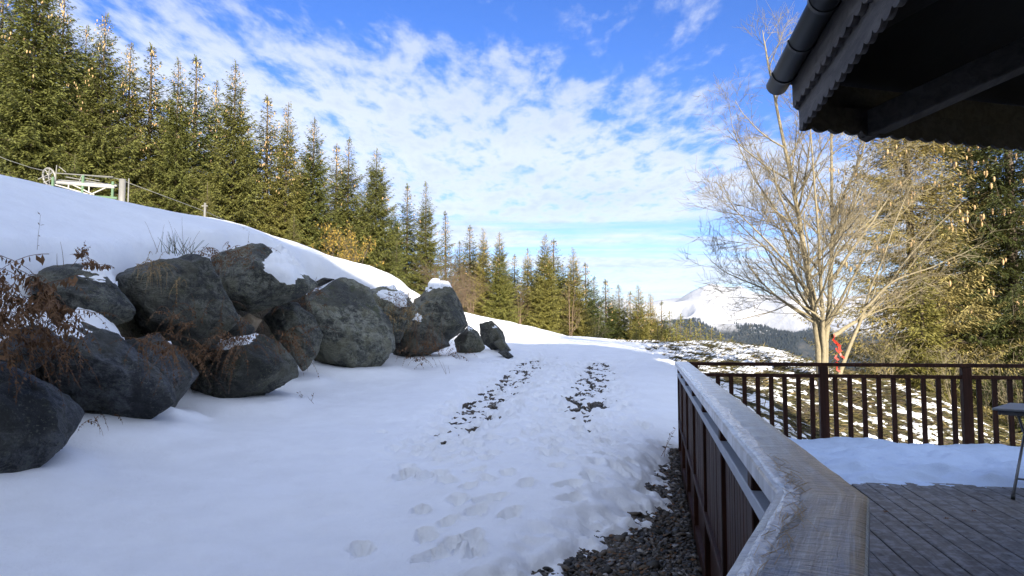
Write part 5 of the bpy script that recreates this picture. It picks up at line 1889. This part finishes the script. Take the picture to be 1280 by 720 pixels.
stems(44, 338, 9.6, 1, 0.80, 'single tall brown weed stalk standing in the snow bank', 1, DEAD, 0.03, jit=0.0)
stems(222, 312, 12.4, 26, 0.32, 'green grass tuft poking from the snow above the diamond-shaped boulder', 2, GREEN, 0.5, 'grass_tuft', 'grass', 0.006, 0.16, seeds=False)
stems(212, 310, 12.3, 9, 0.5, 'thin dark twigs beside the green grass tuft', 3, DEAD, 0.35, jit=0.15, seeds=False)
stems(505, 410, 18.0, 16, 1.15, 'tall thin dry grass stems rising before the end boulders', 4, STRAW, 0.12, jit=0.35)
stems(530, 435, 17.7, 46, 0.95, 'dense thicket of dark dry stems against the low black boulder', 5, DEAD, 0.35, jit=0.35, seeds=False)
stems(80, 325, 9.0, 3, 0.28, 'leaning twig lying on the snow bank near the brown leaves', 6, DEAD, 0.9, jit=0.05, seeds=False)
stems(825, 560, 8.9, 2, 0.35, 'bent twig with two dry leaves by the railing foot', 7, DEAD, 0.6, jit=0.02)
stems(560, 470, 16.0, 3, 0.4, 'dark twig stuck in the snow below the end boulders', 8, DEAD, 0.9, jit=0.1, seeds=False)
stems(385, 500, 12.2, 3, 0.25, 'short dark stalk in the snow beside the squat boulder', 9, DEAD, 0.6, jit=0.08)
stems(285, 300, 15.6, 6, 0.3, 'few dry blades on the brow of the bank near the overhanging boulder', 10, STRAW, 0.4, jit=0.2)
stems(405, 505, 12.0, 1, 0.2, 'tiny twig tip in the drift past the squat boulder', 11, DEAD, 0.7, jit=0.05, seeds=False)


def grass_slope():
    """flattened winter grass on the slope beyond the railing"""
    r = np.random.default_rng(21)
    n = 170000
    x = r.uniform(3.0, 15, n); y = r.uniform(10.1, 34, n)
    v = x * VX + y * VY
    sl = np.maximum(sstep(x, 3.4, 5.0) * sstep(v, 10.2, 12.0), sstep(x - 0.35 * (y - 25), 6.0, 8.0) * sstep(y, 14, 18))
    t = snow_t(x, y)
    ok = (sl > r.random(n) * 0.8) & (t < 0.02 + r.normal(0, 0.025, n)) & (r.random(n) < np.clip(1.4 - y / 30, 0.35, 1))
    x, y, t = x[ok], y[ok], t[ok]
    n = len(x)
    z = T(x, y)
    e = 0.3
    gx = (T(x + e, y) - T(x - e, y)) / (2 * e); gy = (T(x, y + e) - T(x, y - e)) / (2 * e)
    D = np.stack([0.55 + r.normal(0, .28, n), -0.83 + r.normal(0, .28, n), np.zeros(n)], 1)
    D[:, 2] = D[:, 0] * gx + D[:, 1] * gy + np.abs(r.normal(0.18, 0.22, n))
    D /= np.linalg.norm(D, axis=1)[:, None]
    P = np.stack([x, y, z - 0.01], 1)
    L = r.uniform(0.10, 0.34, n); W = r.uniform(0.012, 0.03, n)
    V, F = ribbons(P, D, L, W, r, 0.05)
    m, tt, b = material('winter_grass')
    c = tt.ramp(attr(tt, 'tint'), [(0.0, (0.05, 0.055, 0.018)), (0.35, (0.11, 0.105, 0.035)), (0.7, (0.22, 0.17, 0.07)), (1.0, (0.30, 0.23, 0.11))])
    tt.set(b.inputs['Base Color'], c); b.inputs['Roughness'].default_value = 0.8
    obj('slope_grass', mesh('grass', V, F, False, {'tint': np.repeat(np.clip(r.normal(0.42, 0.25, n), 0, 1), 4)}), m, label='flattened winter grass streaking the thin snow on the slope', cat='grass', kind='stuff')


grass_slope()


def gravel():
    """stones of the bare strip beside the deck, and stones showing in the worn lane"""
    r = np.random.default_rng(33)
    n = 120000
    v = r.uniform(3.2, 10.6, n); u = 0.27 - r.uniform(0, 1, n) ** 1.0 * 1.9
    x = UX * u + VX * v; y = UY * u + VY * v
    x2 = r.uniform(-2.0, 3.0, 26000); y2 = r.uniform(9, 20, 26000)
    x = np.concatenate([x, x2]); y = np.concatenate([y, y2])
    t = snow_t(x, y)
    far = np.arange(len(x)) >= n
    ok = (t < np.where(far, -0.005, 0.008) + r.normal(0, 0.010, len(x))) & (r.random(len(x)) < np.where(far, 1.0, 0.45))
    x, y, far = x[ok], y[ok], far[ok]
    n = len(x)
    z = T(x, y)
    s = np.exp(r.normal(math.log(0.0125), 0.40, n)) * np.where(far, 1.9, 1.0); s = np.clip(s, 0.006, 0.05)
    base = ICO1_V[None] * (1 + r.normal(0, 0.27, (n, len(ICO1_V), 1)))
    sc = np.stack([r.uniform(.7, 1.35, n), r.uniform(.7, 1.35, n), r.uniform(.35, .75, n)], 1) * s[:, None]
    V = base * sc[:, None, :]
    a = r.uniform(0, 6.28, n); ca, sa = np.cos(a), np.sin(a)
    X = V[..., 0] * ca[:, None] - V[..., 1] * sa[:, None]; Y = V[..., 0] * sa[:, None] + V[..., 1] * ca[:, None]
    b = r.normal(0, 0.35, n)
    Zz = V[..., 2] + X * b[:, None]
    V = np.stack([X + x[:, None], Y + y[:, None], Zz + (z + s * 0.25)[:, None]], -1)
    F = (np.arange(n)[:, None, None] * len(ICO1_V) + ICO1_F[None]).reshape(-1, 3)
    m, tt, bb = material('gravel')
    c = tt.ramp(attr(tt, 'tint'), [(0.0, (0.022, 0.022, 0.020)), (0.45, (0.070, 0.066, 0.058)), (0.75, (0.105, 0.082, 0.055)), (0.93, (0.16, 0.15, 0.14)), (1.0, (0.34, 0.33, 0.31))])
    tt.set(bb.inputs['Base Color'], c); bb.inputs['Roughness'].default_value = 0.7
    obj('gravel', mesh('gravel', V.reshape(-1, 3), F, False, {'tint': np.repeat(r.random(n), len(ICO1_V))}), m, label='dark wet gravel strip between snow and the railing', cat='gravel', kind='stuff')
    # dead leaves and grass bits among it
    k = 2600
    v = r.uniform(3.2, 10.2, k); u = 0.22 - r.uniform(0, 1, k) * 1.6
    x = UX * u + VX * v; y = UY * u + VY * v
    ok = snow_t(x, y) < 0.005
    x, y = x[ok], y[ok]; k = len(x)
    P = np.stack([x, y, T(x, y) + 0.015], 1)
    D = r.normal(size=(k, 3)); D[:, 2] = np.abs(D[:, 2]) * 0.12; D /= np.linalg.norm(D, axis=1)[:, None]
    V, F = ribbons(P, D, r.uniform(.02, .055, k), r.uniform(.010, .026, k), r)
    obj('leaf_litter', mesh('litter', V, F), DEAD, label='brown leaf litter scattered over the gravel strip', cat='leaves', kind='stuff')


gravel()


# ------------------------------------------------------------------ air
def haze():
    b = MB().box((0, 5600, 80), (31000, 17600, 1500))
    m = bpy.data.materials.new('haze')
    m.use_nodes = True
    t = NT(m.node_tree)
    t.n.clear()
    v = t.node('ShaderNodeVolumePrincipled', None, Color=(0.50, 0.72, 1.0), Density=0.000017, Anisotropy=0.1)
    o = t.node('ShaderNodeOutputMaterial')
    t.l.new(v.outputs[0], o.inputs['Volume'])
    obj('haze', b.me(), m, kind='stuff', label='thin blue air between the terrace and the mountain', cat='haze')


haze()
